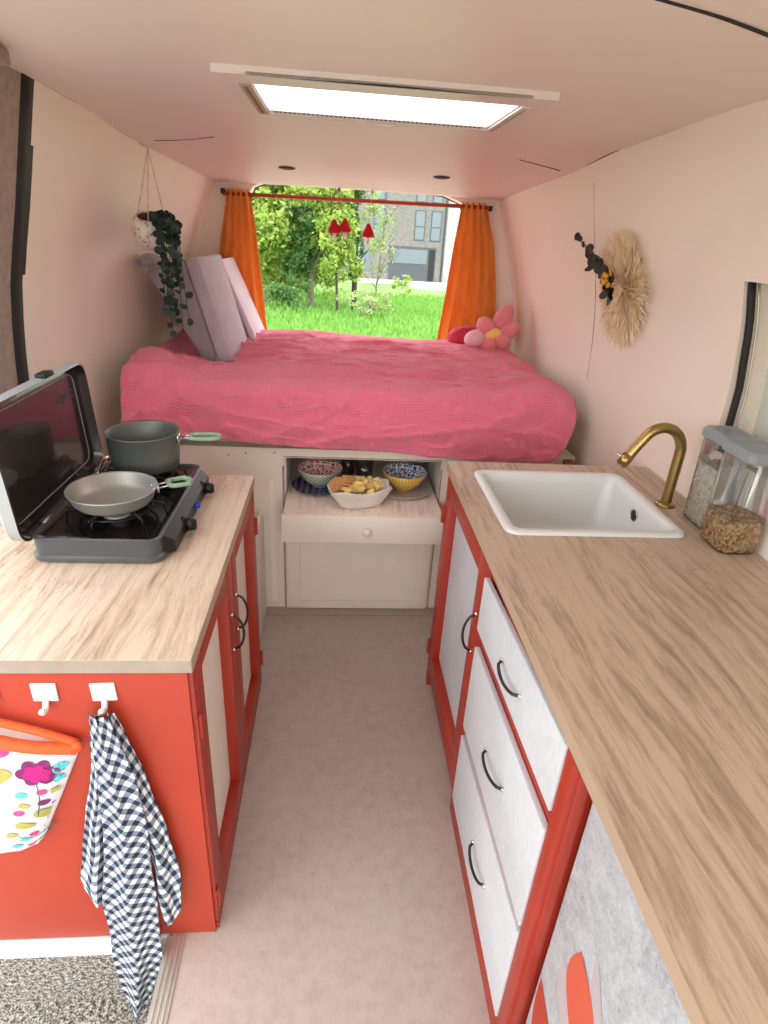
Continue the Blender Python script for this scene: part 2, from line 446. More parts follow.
def grid(bm, nu, nv, fn, uvfn=None, mi=0, smooth=True):
    uv = bm.loops.layers.uv.verify() if uvfn else None
    V = [[bm.verts.new(fn(i / nu, j / nv)) for j in range(nv + 1)] for i in range(nu + 1)]
    for i in range(nu):
        for j in range(nv):
            f = bm.faces.new((V[i][j], V[i + 1][j], V[i + 1][j + 1], V[i][j + 1])); f.smooth = smooth; f.material_index = mi
            if uv:
                for l, (a, b) in zip(f.loops, ((i, j), (i + 1, j), (i + 1, j + 1), (i, j + 1))): l[uv].uv = uvfn(a / nu, b / nv)
    return V
def rrect(x0, x1, y0, y1, r, n=6):
    out = []
    for cx, cy, a0 in ((x1 - r, y1 - r, 0), (x0 + r, y1 - r, PI / 2), (x0 + r, y0 + r, PI), (x1 - r, y0 + r, 3 * PI / 2)):
        for k in range(n + 1): a = a0 + PI / 2 * k / n; out.append((cx + r * math.cos(a), cy + r * math.sin(a)))
    return out
def loft(bm, rings, cap0=True, cap1=True, mi=0, smooth=True, closed=True):
    R_ = [[bm.verts.new(p) for p in r] for r in rings]; n = len(R_[0])
    for a, b in zip(R_, R_[1:]):
        for k in range(n):
            f = bm.faces.new((a[k], a[(k + 1) % n], b[(k + 1) % n], b[k])); f.smooth = smooth; f.material_index = mi
    if cap0: f = bm.faces.new(R_[0]); f.material_index = mi
    if cap1: f = bm.faces.new(R_[-1]); f.material_index = mi
    return bm
def plate_hole(bm, X, Y, z0, z1, hx, hy, mi=0):
    """X=(x0,x1) Y=(y0,y1) slab with a rectangular hole hx,hy"""
    xs = [X[0], hx[0], hx[1], X[1]]; ys = [Y[0], hy[0], hy[1], Y[1]]
    V = {(i, j, k): bm.verts.new((xs[i], ys[j], (z0, z1)[k])) for i in range(4) for j in range(4) for k in range(2)}
    for i in range(3):
        for j in range(3):
            if i == 1 and j == 1: continue
            for k in range(2): bm.faces.new([V[(i, j, k)], V[(i + 1, j, k)], V[(i + 1, j + 1, k)], V[(i, j + 1, k)]])
    for i in range(3):
        for j in (0, 3): bm.faces.new([V[(i, j, 0)], V[(i + 1, j, 0)], V[(i + 1, j, 1)], V[(i, j, 1)]])
        for i2 in (0, 3): bm.faces.new([V[(i2, i, 0)], V[(i2, i + 1, 0)], V[(i2, i + 1, 1)], V[(i2, i, 1)]])
    for (a, b) in (((1, 1), (2, 1)), ((2, 1), (2, 2)), ((2, 2), (1, 2)), ((1, 2), (1, 1))):
        bm.faces.new([V[(*a, 0)], V[(*b, 0)], V[(*b, 1)], V[(*a, 1)]])
    return bm

# ------------------------------------------------------------------ van shell
def taper(y, z):
    t = max(0, min(1, (y - 2.45) / 1.05)); t = t * t * (3 - 2 * t) * .6 + t * .4
    end = interp(z, [.6, 1.1, 1.45, 1.77], [.955, .945, .90, .865])
    return lerp(1, end, t)
def ccx(y): return .07 + .03 * max(0, min(1, (y - 2.4) / 1.1))
def hw(z, y): return interp(z, [0, .9, 1.1, 1.27, 1.43, 1.6, 1.76, 1.9], [.985, .985, .985, .982, .960, .917, .873, .838]) * taper(y, z)
def ceilz(y): return interp(y, [0, 1.6, 2.3, 2.6, 3.1, 3.5], [1.90, 1.90, 1.878, 1.85, 1.81, 1.775])
YB = 3.52
def wall_mesh(side, y0, y1, hole=None):
    ys = [y0 + (y1 - y0) * i / 40 for i in range(41)]
    zs = [0, .3, .6, .8, .9, 1.0, 1.07, 1.1, 1.16, 1.22, 1.29, 1.36, 1.43, 1.5, 1.56, 1.62, 1.68, 1.74, 1.80, 1.85, 1.9]
    if hole:
        for v in hole[:2]: ys.append(v)
        ys = sorted(set(ys))
        for v in hole[2:]: zs.append(v)
        zs = sorted(set(zs))
    bm = B(); V = {}
    for i, y in enumerate(ys):
        for j, z in enumerate(zs):
            top = ceilz(y); zz = z if z < 1.5 else 1.5 + (z - 1.5) * (top - 1.5) / .4
            V[i, j] = bm.verts.new((ccx(y) + side * hw(zz, y), y, zz))
    for i in range(len(ys) - 1):
        for j in range(len(zs) - 1):
            if hole:
                ym = (ys[i] + ys[i + 1]) / 2; zm = (zs[j] + zs[j + 1]) / 2
                if hole[0] < ym < hole[1] and hole[2] < zm < hole[3]: continue
            f = bm.faces.new((V[i, j], V[i + 1, j], V[i + 1, j + 1], V[i, j + 1])); f.smooth = True
    # thickness outwards
    g = bmesh.ops.extrude_face_region(bm, geom=bm.faces[:])
    vs = [e for e in g['geom'] if isinstance(e, bmesh.types.BMVert)]
    bmesh.ops.translate(bm, verts=vs, vec=(side * .03, 0, 0))
    return bm
wl = struct('wall_left', wall_mesh(-1, 1.86, YB + .03), 'wall', 'auto', 'cream painted curved left side wall', 'wall')
struct('wall_left', wall_mesh(-1, -.7, -.02), 'wall', 'auto', 'unseen left wall piece added behind the camera to cut side light', 'wall')  # out of view, added to hold back some light from the left
HY0, HY1, HZ0, HZ1 = .75, 1.50, 1.10, 1.535
wr = struct('wall_right', wall_mesh(1, -.7, YB + .03, (HY0, HY1, HZ0, HZ1)), 'wall', 'auto', 'cream painted curved right side wall', 'wall')

# ceiling with an opening for the roof light
SX0, SX1, SY0, SY1 = -.225, .45, 1.69, 2.105
bm = B(); NX = 24
xs = sorted(set([i / NX for i in range(NX + 1)])); ys = sorted(set([-.7 + (YB + .02 + .7) * i / 70 for i in range(71)] + [SY0, SY1]))
V = {}
def cedge(y, s): return ccx(y) + s * hw(ceilz(y) - .001, y)
for j, y in enumerate(ys):
    xl, xr = cedge(y, -1), cedge(y, 1)
    xx = [lerp(xl - .02, SX0, i / 8) for i in range(8)] + [lerp(SX0, SX1, i / 8) for i in range(9)] + [lerp(SX1, xr + .02, i / 8) for i in range(1, 9)]
    for i, x in enumerate(xx):
        u = (x - (xl + xr) / 2) / ((xr - xl) / 2)
        V[i, j] = bm.verts.new((x, y, ceilz(y) + .006 * (1 - min(1, u * u)) - (.004 if abs(u) > 1 else 0)))
for j in range(len(ys) - 1):
    for i in range(24):
        if 8 <= i < 16 and SY0 - 1e-6 <= ys[j] and ys[j + 1] <= SY1 + 1e-6: continue
        f = bm.faces.new((V[i, j], V[i + 1, j], V[i + 1, j + 1], V[i, j + 1])); f.smooth = True
g = bmesh.ops.extrude_face_region(bm, geom=bm.faces[:])
bmesh.ops.translate(bm, verts=[e for e in g['geom'] if isinstance(e, bmesh.types.BMVert)], vec=(0, 0, .03))
struct('ceiling', bm, 'ceil', 'auto', 'pale painted van ceiling', 'ceiling')

# floor, with the step well of the sliding door on the left
bm = B(); box(bm, -.375, 1.05, -.6, 1.86, -.06, 0); box(bm, -.93, -.375, .894, 1.86, -.06, 0); box(bm, -.93, 1.05, 1.86, YB, -.06, 0)
struct('floor', bm, 'floor', False, 'mottled pinkish beige vinyl floor', 'floor')
bm = B(); box(bm, -1.3, -.378, -.6, 1.2, -.33, -.3)
o = struct('floor_step', bm, 'carpet', False, 'speckled grey carpet in the sunken door step', 'carpet')
bm = B(); box(bm, -.376, -.37, -.6, .889, -.3, -.06); box(bm, -1.0, -.376, .9, .906, -.3, -.062)
struct('trim_1', bm, 'carpet', False, 'carpeted riser of the door step', 'trim')
bm = B(); box(bm, -.93, -.38, .885, .894, -.066, -.0015, .002)
struct('trim_2', bm, 'white', False, 'white edge strip under the red cabinet', 'trim')
bm = B(); box(bm, -.385, -.340, -.6, .885, -.012, .004, .0015)
for k in range(3): box(bm, -.378 + k * .012, -.373 + k * .012, -.6, .885, .004, .0065, .001)
struct('trim_3', bm, 'alu', False, 'ribbed metal threshold strip at the step edge', 'trim')
bm = B(); box(bm, -.29, .46, 2.225, 2.232, 0, .0012)
struct('trim_4', bm, 'edgeg', False, 'thin floor seam in front of the bed base', 'trim')

# rear door frame: plate with a rounded opening
bm = B()
def op(u):   # opening outline (x,z), u along the arch
    pts = [(-.60, .70), (-.585, 1.1), (-.545, 1.45), (-.50, 1.68), (-.455, 1.765), (-.40, 1.787), (0, 1.80), (.35, 1.797), (.56, 1.785), (.66, 1.752), (.715, 1.66), (.76, 1.45), (.79, 1.1), (.80, .70)]
    return interp(u, [i / 13 for i in range(14)], [p[0] for p in pts]), interp(u, [i / 13 for i in range(14)], [p[1] for p in pts])
def outw(u):
    x, z = op(u)
    if z > 1.76: return (x, 1.86)
    if x < 0: return (-.95 if z < 1.70 else lerp(-.95, -.80, (z - 1.7) / .06), 1.86 if z > 1.70 else z + 0)
    return (1.12 if z < 1.70 else lerp(1.12, 1.0, (z - 1.7) / .05), 1.86 if z > 1.70 else z)
NU = 78; ring = []
for i in range(NU + 1):
    u = i / NU; a = op(u); o_ = outw(u)
    ring.append((a, o_))
V = [[bm.verts.new((p[0], yy, p[1])) for (p, yy) in ((r[0], YB + .12), (r[0], YB + .015), (r[1], YB), )] for r in ring]
V = V
for i in range(NU):
    for k in range(2):
        f = bm.faces.new((V[i][k], V[i + 1][k], V[i + 1][k + 1], V[i][k + 1])); f.smooth = True
box(bm, -1.0, 1.12, YB, YB + .12, -.06, .70)
struct('wall_back', bm, 'wall', 'auto', 'pinkish painted rear door frame around the open doors', 'wall')
# rubber seal on the opening
bm = B(); tube(bm, [(op(i / 60)[0], YB + .13, op(i / 60)[1] + .002) for i in range(61)], .008, 6)
struct('trim_5', bm, 'black', True, 'black rubber seal around the rear opening', 'trim')

# thin dark joints between lining panels
def seam(pts, name, label, r=.0016, m='dark'):
    bm = B(); tube(bm, curve(pts, 6), r, 5); return struct(name, bm, m, True, label, 'trim')
def wx(side, y, z): return ccx(y) + side * hw(z, y)
seam([(cedge(y, -1) + .002, y, ceilz(y) - .0005) for y in (1.9, 2.1, 2.3, 2.5, 2.7)], 'trim_6', 'dark joint along the left wall top', .0025)
seam([(cedge(y, 1) - .002, y, ceilz(y) - .0005) for y in (1.0, 1.3, 1.6, 1.9, 2.2, 2.5, 2.7)], 'trim_7', 'dark joint along the right wall top', .0022)
seam([(-.69, 2.62, ceilz(2.62) + .001), (-.56, 2.57, ceilz(2.57) + .003), (-.45, 2.50, ceilz(2.5) + .004)], 'trim_8', 'short ceiling crack left of the roof light', .0022)
seam([(.66, 2.50, ceilz(2.50) + .003), (.76, 2.56, ceilz(2.56) + .002), (.86, 2.62, ceilz(2.62) + .0)], 'trim_9', 'short ceiling crack right of the roof light', .0022)
seam([(.36, .98, 1.905), (.45, 1.01, 1.9045), (.55, 1.045, 1.903), (.66, 1.095, 1.901)], 'trim_10', 'dark gap between ceiling panels at upper right', .0032)
seam([(wx(1, 2.42, z) - .0004, 2.42 + .03 * math.sin((z - 1.1) * 4), z) for z in (1.08, 1.2, 1.35, 1.5, 1.65, 1.8)], 'trim_11', 'vertical hairline joint in the right wall', .0012, 'felt')

# right window recess with board
bm = B(); xi = wx(1, 1.2, 1.3)
for (a, b, c, d) in ((HY0, HY1, HZ1, HZ1 + .004), (HY0, HY1, HZ0 - .004, HZ0)):
    zz = (c + d) / 2; x0 = wx(1, 1.2, zz) + .002; box(bm, x0, x0 + .085, a, b, c, d)
o = bpy.data.objects.new('window_1', None); C.objects.link(o); o['kind'] = 'structure'; o['label'] = 'window recess in the right wall lined with a pale board'; o['category'] = 'window'; win = o
obj('reveal', bm, 'cream2', win)
def strip(bm, pts0, pts1):
    a = [bm.verts.new(p) for p in pts0]; b = [bm.verts.new(p) for p in pts1]
    for i in range(len(a) - 1): f = bm.faces.new((a[i], a[i + 1], b[i + 1], b[i])); f.smooth = True
ZR_ = [HZ0 + (HZ1 - HZ0) * i / 10 for i in range(11)]
bm = B(); strip(bm, [(wx(1, HY1, z) + .003, HY1 - .001, z) for z in ZR_], [(wx(1, HY1, z) + .09, HY1 - .001 - .03 * (1 - i / 10), z) for i, z in enumerate(ZR_)])
strip(bm, [(wx(1, HY0, z) + .003, HY0 + .001, z) for z in ZR_], [(wx(1, HY0, z) + .09, HY0 + .001, z) for z in ZR_])
obj('side_reveal', bm, 'cream2', win)
bm = B(); tube(bm, [(wx(1, HY1, z) + .014, HY1 - .010 - .014 * (1 - i / 10), z) for i, z in enumerate(ZR_)], .0095, 8); obj('rubber_seal', bm, 'black', win, True)
bm = B(); tube(bm, [(wx(1, HY1, z) + .028, HY1 - .018 - .022 * (1 - i / 10), z) for i, z in enumerate(ZR_)], .003, 8); obj('rubber_seal', bm, 'alu', win, True)
bm = B(); t = B()
grid(t, 12, 10, lambda u, v: (wx(1, 1.2, lerp(HZ0, HZ1, v)) + .085, lerp(HY0, HY1, u), lerp(HZ0, HZ1, v)))
merge(bm, t)
obj('pane_cover', bm, 'palegreen', win, True)

# felt covered pillar of the sliding door
def lx(z): return interp(z, [.85, 1.05, 1.25, 1.42, 1.61, 1.77, 1.91], [-.955, -.942, -.925, -.898, -.845, -.805, -.77])
ZP = [-.05, .3, .6, .85] + [.9 + .1 * i for i in range(11)]
bm = B()
def bar(bm, f0, f1, y0, y1, mi=0):
    loft(bm, [[(f1(z), y0, z), (f1(z), y1, z), (f0(z), y1, z), (f0(z), y0, z)] for z in ZP], mi=mi)
bar(bm, lambda z: lx(z) - .12, lx, 1.60, 1.80)
struct('trim_12', bm, 'felt', 'auto', 'grey felt covered pillar at the sliding door', 'trim')
bm = B(); bar(bm, lambda z: lx(z) - .12, lambda z: lx(z) + .004, 1.8, 1.875)
struct('trim_13', bm, 'black', False, 'black gap behind the felt pillar', 'trim')
bm = B(); bar(bm, lambda z: lx(z) - .12, lambda z: lx(z) - .012, 1.565, 1.60)
struct('trim_14', bm, 'black', False, 'black door seal beside the felt pillar', 'trim')
bm = B(); hexa(bm, [(-.95, .9, 1.855), (-.70, .9, 1.862), (-.70, 1.59, 1.866), (-.95, 1.59, 1.858), (-.95, .9, 1.897), (-.70, .9, 1.897), (-.70, 1.59, 1.897), (-.95, 1.59, 1.897)], bev=.006)
struct('trim_15', bm, 'felt', 'auto', 'felt wrapped rail above the sliding door', 'trim')

# ------------------------------------------------------------------ roof light
sk = thing('skylight', 'wide rectangular roof light with white frame and glowing opal pane', 'skylight', ((SX0 + SX1) / 2, 1.9, 1.89))
bm = B(); plate_hole(bm, (-.288, .497), (1.60, 2.20), 1.889, 1.910, (-.212, .437), (1.70, 2.092))
bmesh.ops.bevel(bm, geom=[e for e in bm.edges if e.calc_length() > .3 and all(v.co.z < 1.895 for v in e.verts)], offset=.006, segments=2, affect='EDGES')
obj('frame', bm, 'frame', sk, 'auto')
bm = B()
for (a, b, c, d) in ((-.224, -.214, 1.69, 2.10), (.439, .449, 1.69, 2.10), (-.214, .439, 1.69, 1.698), (-.214, .439, 2.094, 2.10)): box(bm, a, b, c, d, 1.9105, 1.95)
obj('shaft', bm, 'white', sk)
bm = B(); box(bm, -.2135, .4385, 1.6985, 2.0935, 1.911, 1.916); obj('pane', bm, 'acrylic', sk)
bm = B(); box(bm, -.203, .428, 2.062, 2.0915, 1.892, 1.902, .002); obj('vent_strip', bm, 'white', sk)
bm = B()
for k in range(46): x = -.195 + k * .0134; box(bm, x, x + .0075, 2.070, 2.080, 1.8908, 1.8925)
o = obj('vent_slots', bm, 'dark', sk); o['kind'] = 'stuff'
for x0, x1 in ((-.243, -.213), (.438, .462)):
    bm = B(); box(bm, x0, x1, 1.70, 2.10, 1.8865, 1.8895, .001); q = obj('blind_rail', bm, 'frame2' if x0 < 0 else 'frame', sk)
    bm = B(); box(bm, x0 + .01, x0 + .018, 1.72, 2.08, 1.885, 1.887, .0005); obj('groove', bm, 'clay' if x0 < 0 else 'frame2', q)
bm = B(); box(bm, .09, .16, 2.12, 2.15, 1.884, 1.890, .002); obj('blind_latch', bm, 'frame', sk, 'auto')

for i, (x, y) in enumerate(((-.236, 3.02), (.448, 2.98))):
    z = ceilz(y) + .006 * (1 - (x - .08) ** 2 / .6)
    t = thing('ceiling_spotlight', 'small round recessed ceiling spot, ' + ('left one behind roof light' if i == 0 else 'right one behind roof light'), 'ceiling light', (x, y, z), 'recessed ceiling spots')
    bm = B(); lathe(bm, [(.036, 0), (.037, -.004), (.030, -.006), (.026, -.003), (.026, .004)], (x, y, z)); obj('bezel', bm, 'bronze', t)
    bm = B(); lathe(bm, [(.026, -.001), (0, -.001)], (x, y, z)); obj('lens', bm, 'frame2', t)

# ------------------------------------------------------------------ left kitchen cabinet
XL = -.261
lc = thing('kitchen_cabinet', 'low red cabinet with cream door panels under the stove worktop', 'cabinet', (-.57, 1.34, 0))
bm = B(); box(bm, -.88, XL - .036, .898, 1.79, .002, .828, .002)
box(bm, -.88, XL - .008, .892, .8985, .002, .828, .001)
obj('carcass', bm, 'red', lc, 'auto')
def frame_door(parent, x, side, y0, y1, z0, z1, st, rail_t, rail_b, panel_m, red, hinge_y, name='door', pdep=.029):
    """framed door on the plane x, outward = side"""
    d = .034; xa, xb = sorted((x, x - side * d))
    bm = B(); box(bm, xa, xb, y0, y0 + st, z0, z1, .0015); box(bm, xa, xb, y1 - st, y1, z0, z1, .0015)
    box(bm, xa, xb, y0 + st, y1 - st, z1 - rail_t, z1, .0015); box(bm, xa, xb, y0 + st, y1 - st, z0, z0 + rail_b, .0015)
    dr = obj(name, bm, red, parent, 'auto')
    bm = B(); px = x - side * pdep; xa, xb = sorted((px, px - side * .005)); box(bm, xa, xb, y0 + st - .002, y1 - st + .002, z0 + rail_b - .002, z1 - rail_t + .002)
    obj('door_panel', bm, panel_m, dr)
    for hz in (z0 + .12 * (z1 - z0), z0 + .82 * (z1 - z0)):
        bm = B(); tube(bm, [(x + side * .004, hinge_y, hz - .03), (x + side * .004, hinge_y, hz + .03)], .0055, 8)
        box(bm, min(x, x + side * .003), max(x, x + side * .003), hinge_y - .012, hinge_y + .012, hz - .03, hz + .03, .0008)
        obj('hinge', bm, red, dr, 'auto')
    return dr
def handle(parent, p0, p1, out, m='bronze', r=.0036, bow=.03, sag=(0, 0, 0), pw=.45):
    p0, p1, out, sag = map(Vector, (p0, p1, out, sag)); pts = []
    for k in range(13):
        t = k / 12; s = max(0, math.sin(PI * t)) ** pw
        pts.append(p0.lerp(p1, t) + out * bow * s + sag * math.sin(PI * t))
    bm = B(); tube(bm, pts, r, 8); 
    h = obj('handle', bm, m, parent, True)
    for p in (p0, p1):
        bm = B(); ell(bm, p + out * .001, (.0055, .0055, .0055), seg=10); obj('handle_foot', bm, 'chrome', h, True)
    return h
d1 = frame_door(lc, XL, 1, .900, 1.337, .03, .8225, .072, .05, .06, 'cream2', 'redd', .903)
d2 = frame_door(lc, XL, 1, 1.341, 1.788, .03, .8225, .066, .05, .06, 'cream2', 'redd', 1.782)
handle(d1, (XL, 1.30, .552), (XL, 1.30, .665), (1, 0, 0))
handle(d2, (XL, 1.375, .565), (XL, 1.375, .68), (1, 0, 0))
bm = B(); box(bm, XL - .021, XL - .001, .900, 1.788, .003, .024, .001); obj('plinth', bm, 'redd', lc)

bm = B(); box(bm, -.885, XL + .004, .886, 1.79, .8285, .86, .002)
for f in bm.faces:
    if f.normal.z < .5 or True:
        f.material_index = 0
o = obj('worktop', bm, ['oakl', 'edgeg', 'edge'], None, False, (-.57, 1.34, .833))
for p in o.data.polygons:
    if p.normal.y < -.5: p.material_index = 1
    elif p.normal.x > .5: p.material_index = 2
tag(o, 'pale oak look worktop under the camping stove', 'worktop')

# hooks
for i, x in enumerate((-.638, -.533, -.426)):
    g = 'white adhesive hooks on the red cabinet end'
    lab = ('white square adhesive hook at the left picture edge above floral mitt', 'white square adhesive hook, middle one with nothing on it', 'white square adhesive hook holding the gingham towel')[i]
    t = thing('adhesive_hook', lab, 'hook', (x, .898, .78), g)
    bm = B(); obox(bm, (x, .8895, .782), (.046, .005, .042), (0, .04 * (1 - i), 0), .002); obj('back_plate', bm, 'whitep', t, 'auto')
    bm = B(); tube(bm, curve([(x, .888, .768), (x, .885, .757), (x, .879, .749), (x, .870, .750), (x, .865, .758)], 4), [.006] * 16 + [.0045], 8); obj('hook', bm, 'whitep', t, True)

# gingham towel
bm = B()
def cloth(bm, zs, Ls, Rs, y, amp, nf, cell, rot, seed, ph=0):
    z1, z0 = zs[0], zs[-1]; zr = zs[::-1]; Lr, Rr = Ls[::-1], Rs[::-1]
    def fn(u, v):
        z = lerp(z1, z0, v); l = interp(z, zr, Lr); r = interp(z, zr, Rr)
        wv = math.sin(u * PI * nf + ph + 1.2 * noise.noise(Vector((v * 3, seed, 0)))) * amp * (.35 + .65 * v)
        x = lerp(l, r, u) + .006 * noise.noise(Vector((u * 3, v * 6, seed)))
        zz = z + .02 * (noise.noise(Vector((u * 4, seed, 3)))) * (v > .9) - .05 * v * abs(u - .5) * -1
        return (x, y - .012 * math.sin(PI * u) * (.4 + v) + wv, zz)
    W = 1
    c, s = math.cos(rot), math.sin(rot)
    def uvf(u, v):
        z = lerp(z1, z0, v); l = interp(z, zr, Lr); r = interp(z, zr, Rr)
        a = (u - .5) * max(.09, (r - l) * 1.25); b = z
        a += .006 * noise.noise(Vector((u * 2, v * 5, seed + 9)))
        return ((a * c - b * s) / cell, (a * s + b * c) / cell)
    t = B(); grid(t, 36, 90, fn, uvf)
    g = bmesh.ops.extrude_face_region(t, geom=t.faces[:])
    bmesh.ops.translate(t, verts=[e for e in g['geom'] if isinstance(e, bmesh.types.BMVert)], vec=(0, .0025, 0))
    merge(bm, t)
cloth(bm, [.76, .606, .438, .185, -.037, -.20, -.25], [-.44, -.447, -.458, -.494, -.50, -.495, -.485], [-.405, -.377, -.371, -.375, -.389, -.43, -.455], .845, .008, 3.2, .027, .62, 1.3)
cloth(bm, [.745, .595, .426, .24, .19], [-.453, -.468, -.508, -.544, -.541], [-.43, -.44, -.455, -.470, -.475], .868, .006, 2.4, .031, .08, 4.1, 1)
cloth(bm, [.75, .593, .42, .229, .11], [-.415, -.392, -.385, -.385, -.380], [-.402, -.368, -.336, -.324, -.336], .866, .008, 2.6, .031, -.35, 7.7, 2)

tw = obj('tea_towel', bm, 'gingham', None, True, (-.426, .86, .75))
tag(tw, 'navy and white gingham tea towel hanging from a hook', 'towel')

# floral mitt
mt = thing('oven_mitt', 'white oven mitt with colourful flower print and orange trim', 'oven mitt', (-.66, .88, .70))
mo = [(-.775, .735), (-.618, .700), (-.490, .660), (-.499, .62), (-.538, .53), (-.578, .441), (-.60, .39), (-.622, .360), (-.66, .338), (-.71, .330), (-.78, .36), (-.80, .50)]
mc = [Vector((p[0], 0, p[1])) for p in mo]
outl = []
for i in range(len(mc)):
    a, b = mc[i], mc[(i + 1) % len(mc)]
    for k in range(5): outl.append(a.lerp(b, k / 5))
cen = Vector((-.66, 0, .52))
def mitt_y(rr): return .858 + .028 * (rr ** 5)
bm = B(); rings = []
for rr in (0.02, .2, .4, .6, .75, .88, .96, 1.0):
    rings.append([(cen.x + (p.x - cen.x) * rr, mitt_y(rr) + .0025 * noise.noise(Vector((p.x * rr * 20, p.z * rr * 20, 1))), cen.z + (p.z - cen.z) * rr) for p in outl])
loft(bm, rings + [[(p.x, .890, p.z) for p in outl]])
obj('mitt_body', bm, 'mitt', mt, True)
def rad_of(x, z):
    d = Vector((x - cen.x, 0, z - cen.z)); best = 0
    a = math.atan2(d.z, d.x); 
    bestd = 9; R0 = .1
    for p in outl:
        q = p - cen; da = abs((math.atan2(q.z, q.x) - a + PI) % (2 * PI) - PI)
        if da < bestd: bestd = da; R0 = q.length
    return d.length / R0
def decal(bm, x, z, rx, rz, rot=0, mi=0, lift=.0022, tip=0, n=20):
    c, s = math.cos(rot), math.sin(rot)
    def P(a, k):
        u = rx * k * math.cos(a); w = rz * k * math.sin(a) * (1 - tip * math.cos(a))
        X = x + u * c - w * s; Z = z + u * s + w * c
        rr = rad_of(X, Z)
        if rr > .93: X = cen.x + (X - cen.x) * .93 / rr; Z = cen.z + (Z - cen.z) * .93 / rr; rr = .93
        return (X, mitt_y(rr) - lift - .001 * mi / 10, Z)
    v0 = bm.verts.new(P(0, 0)); pr = None
    r1 = [bm.verts.new(P(2 * PI * i / n, .55)) for i in range(n)]; r2 = [bm.verts.new(P(2 * PI * i / n, 1)) for i in range(n)]
    for i in range(n):
        j = (i + 1) % n
        for f in ((v0, r1[i], r1[j]), (r1[i], r2[i], r2[j], r1[j])):
            g = bm.faces.new(f); g.material_index = mi
bm = B()
mats = ['p_mag', 'p_purp', 'p_pk', 'p_teal', 'p_olive', 'p_stem']
fx, fz = -.566, .603
for k in range(6): a = k * PI / 3; decal(bm, fx + .024 * math.cos(a), fz + .017 * math.sin(a), .017, .014, a, 1, .0024)
for k in range(6): a = k * PI / 3 + .2; decal(bm, fx + .015 * math.cos(a), fz + .011 * math.sin(a), .012, .010, a, 0, .0036)
for (x, z, rx, rz, r, m) in ((-.632, .655, .022, .010, 0, 2), (-.645, .60, .033, .022, .2, 4), (-.607, .545, .012, .009, 0, 3), (-.568, .548, .010, .008, 0, 2), (-.540, .545, .015, .009, .1, 4), (-.607, .513, .012, .007, -.3, 4),
        (-.572, .515, .011, .008, 0, 1), (-.622, .492, .011, .008, 0, 2), (-.553, .500, .010, .007, 0, 2), (-.525, .610, .016, .012, .9, 3), (-.530, .578, .014, .010, .4, 3), (-.570, .476, .028, .014, -.35, 4),
        (-.618, .452, .019, .010, -.2, 4), (-.648, .425, .012, .008, 0, 4), (-.610, .418, .009, .007, 0, 2), (-.583, .425, .009, .008, .3, 3), (-.628, .405, .011, .006, 0, 3), (-.650, .380, .011, .007, 0, 3), (-.625, .372, .011, .006, 0, 2),
        (-.68, .47, .012, .01, 0, 2), (-.70, .54, .02, .014, 0, 3), (-.70, .62, .02, .02, 0, 1), (-.572, .447, .010, .005, .4, 2)):
    decal(bm, x, z, rx, rz, r, m, tip=.3 if m == 4 else 0)
def line(bm, pts, w, mi):
    P = curve([(p[0], 0, p[1]) for p in pts], 8)
    for a, b in zip(P, P[1:]):
        d = (b - a).normalized(); n_ = Vector((-d.z, 0, d.x)) * w
        q = []
        for p in (a - n_, a + n_, b + n_, b - n_): q.append(bm.verts.new((p.x, mitt_y(min(1, rad_of(p.x, p.z))) - .0026, p.z)))
        f = bm.faces.new(q); f.material_index = mi
line(bm, [(-.572, .58), (-.576, .53), (-.590, .475)], .001, 5)
line(bm, [(-.638, .420), (-.620, .405), (-.595, .412), (-.572, .430)], .001, 5)
line(bm, [(-.620, .378), (-.595, .398), (-.572, .430)], .001, 5)
obj('flower_print', bm, mats, mt)
bm = B()
tube(bm, curve([(-.78, .862, .742), (-.70, .855, .724), (-.618, .852, .697), (-.555, .855, .677), (-.486, .870, .657)], 6), .012, 10)
tube(bm, curve([(-.76, .878, .765), (-.70, .876, .748), (-.618, .874, .722), (-.55, .874, .697), (-.487, .874, .668)], 6), .008, 10)
ell(bm, (-.487, .870, .662), (.012, .01, .012))
obj('binding', bm, 'orangetrim', mt, True)
bm = B(); tube(bm, curve([(-.66, .872, .76), (-.665, .865, .775), (-.653, .862, .775), (-.648, .87, .755)], 5), .003, 6); obj('hanging_loop', bm, 'orangetrim', mt, True)

# ------------------------------------------------------------------ camping stove
SXa, SXb, SYa, SYb = -.692, -.400, 1.228, 1.722
st = thing('camping_stove', 'grey two burner camping stove with open lid on left worktop', 'stove', (-.54, 1.48, .86))
bm = B()
def rr3(x0, x1, y0, y1, r, z): return [(x, y, z) for x, y in rrect(x0, x1, y0, y1, r)]
loft(bm, [rr3(SXa + .006, SXb - .006, SYa + .006, SYb - .006, .03, .8605), rr3(SXa - .003, SXb + .003, SYa - .003, SYb + .003, .034, .866), rr3(SXa - .003, SXb + .003, SYa - .003, SYb + .003, .034, .874),
          rr3(SXa + .003, SXb - .003, SYa + .003, SYb - .003, .03, .878), rr3(SXa + .002, SXb - .002, SYa + .002, SYb - .002, .03, .912), rr3(SXa, SXb, SYa, SYb, .032, .920),
          rr3(SXa + .005, SXb - .005, SYa + .005, SYb - .005, .028, .923), rr3(SXa + .012, SXb - .012, SYa + .012, SYb - .012, .024, .918)], cap1=False)
obj('body', bm, 'stove', st, 'auto')
bm = B(); loft(bm, [rr3(SXa + .0115, SXb - .0115, SYa + .0115, SYb - .0115, .024, .9185), rr3(SXa + .025, SXb - .025, SYa + .025, SYb - .025, .02, .912)], cap0=False)
obj('hob_tray', bm, 'stoveblack', st, 'auto')
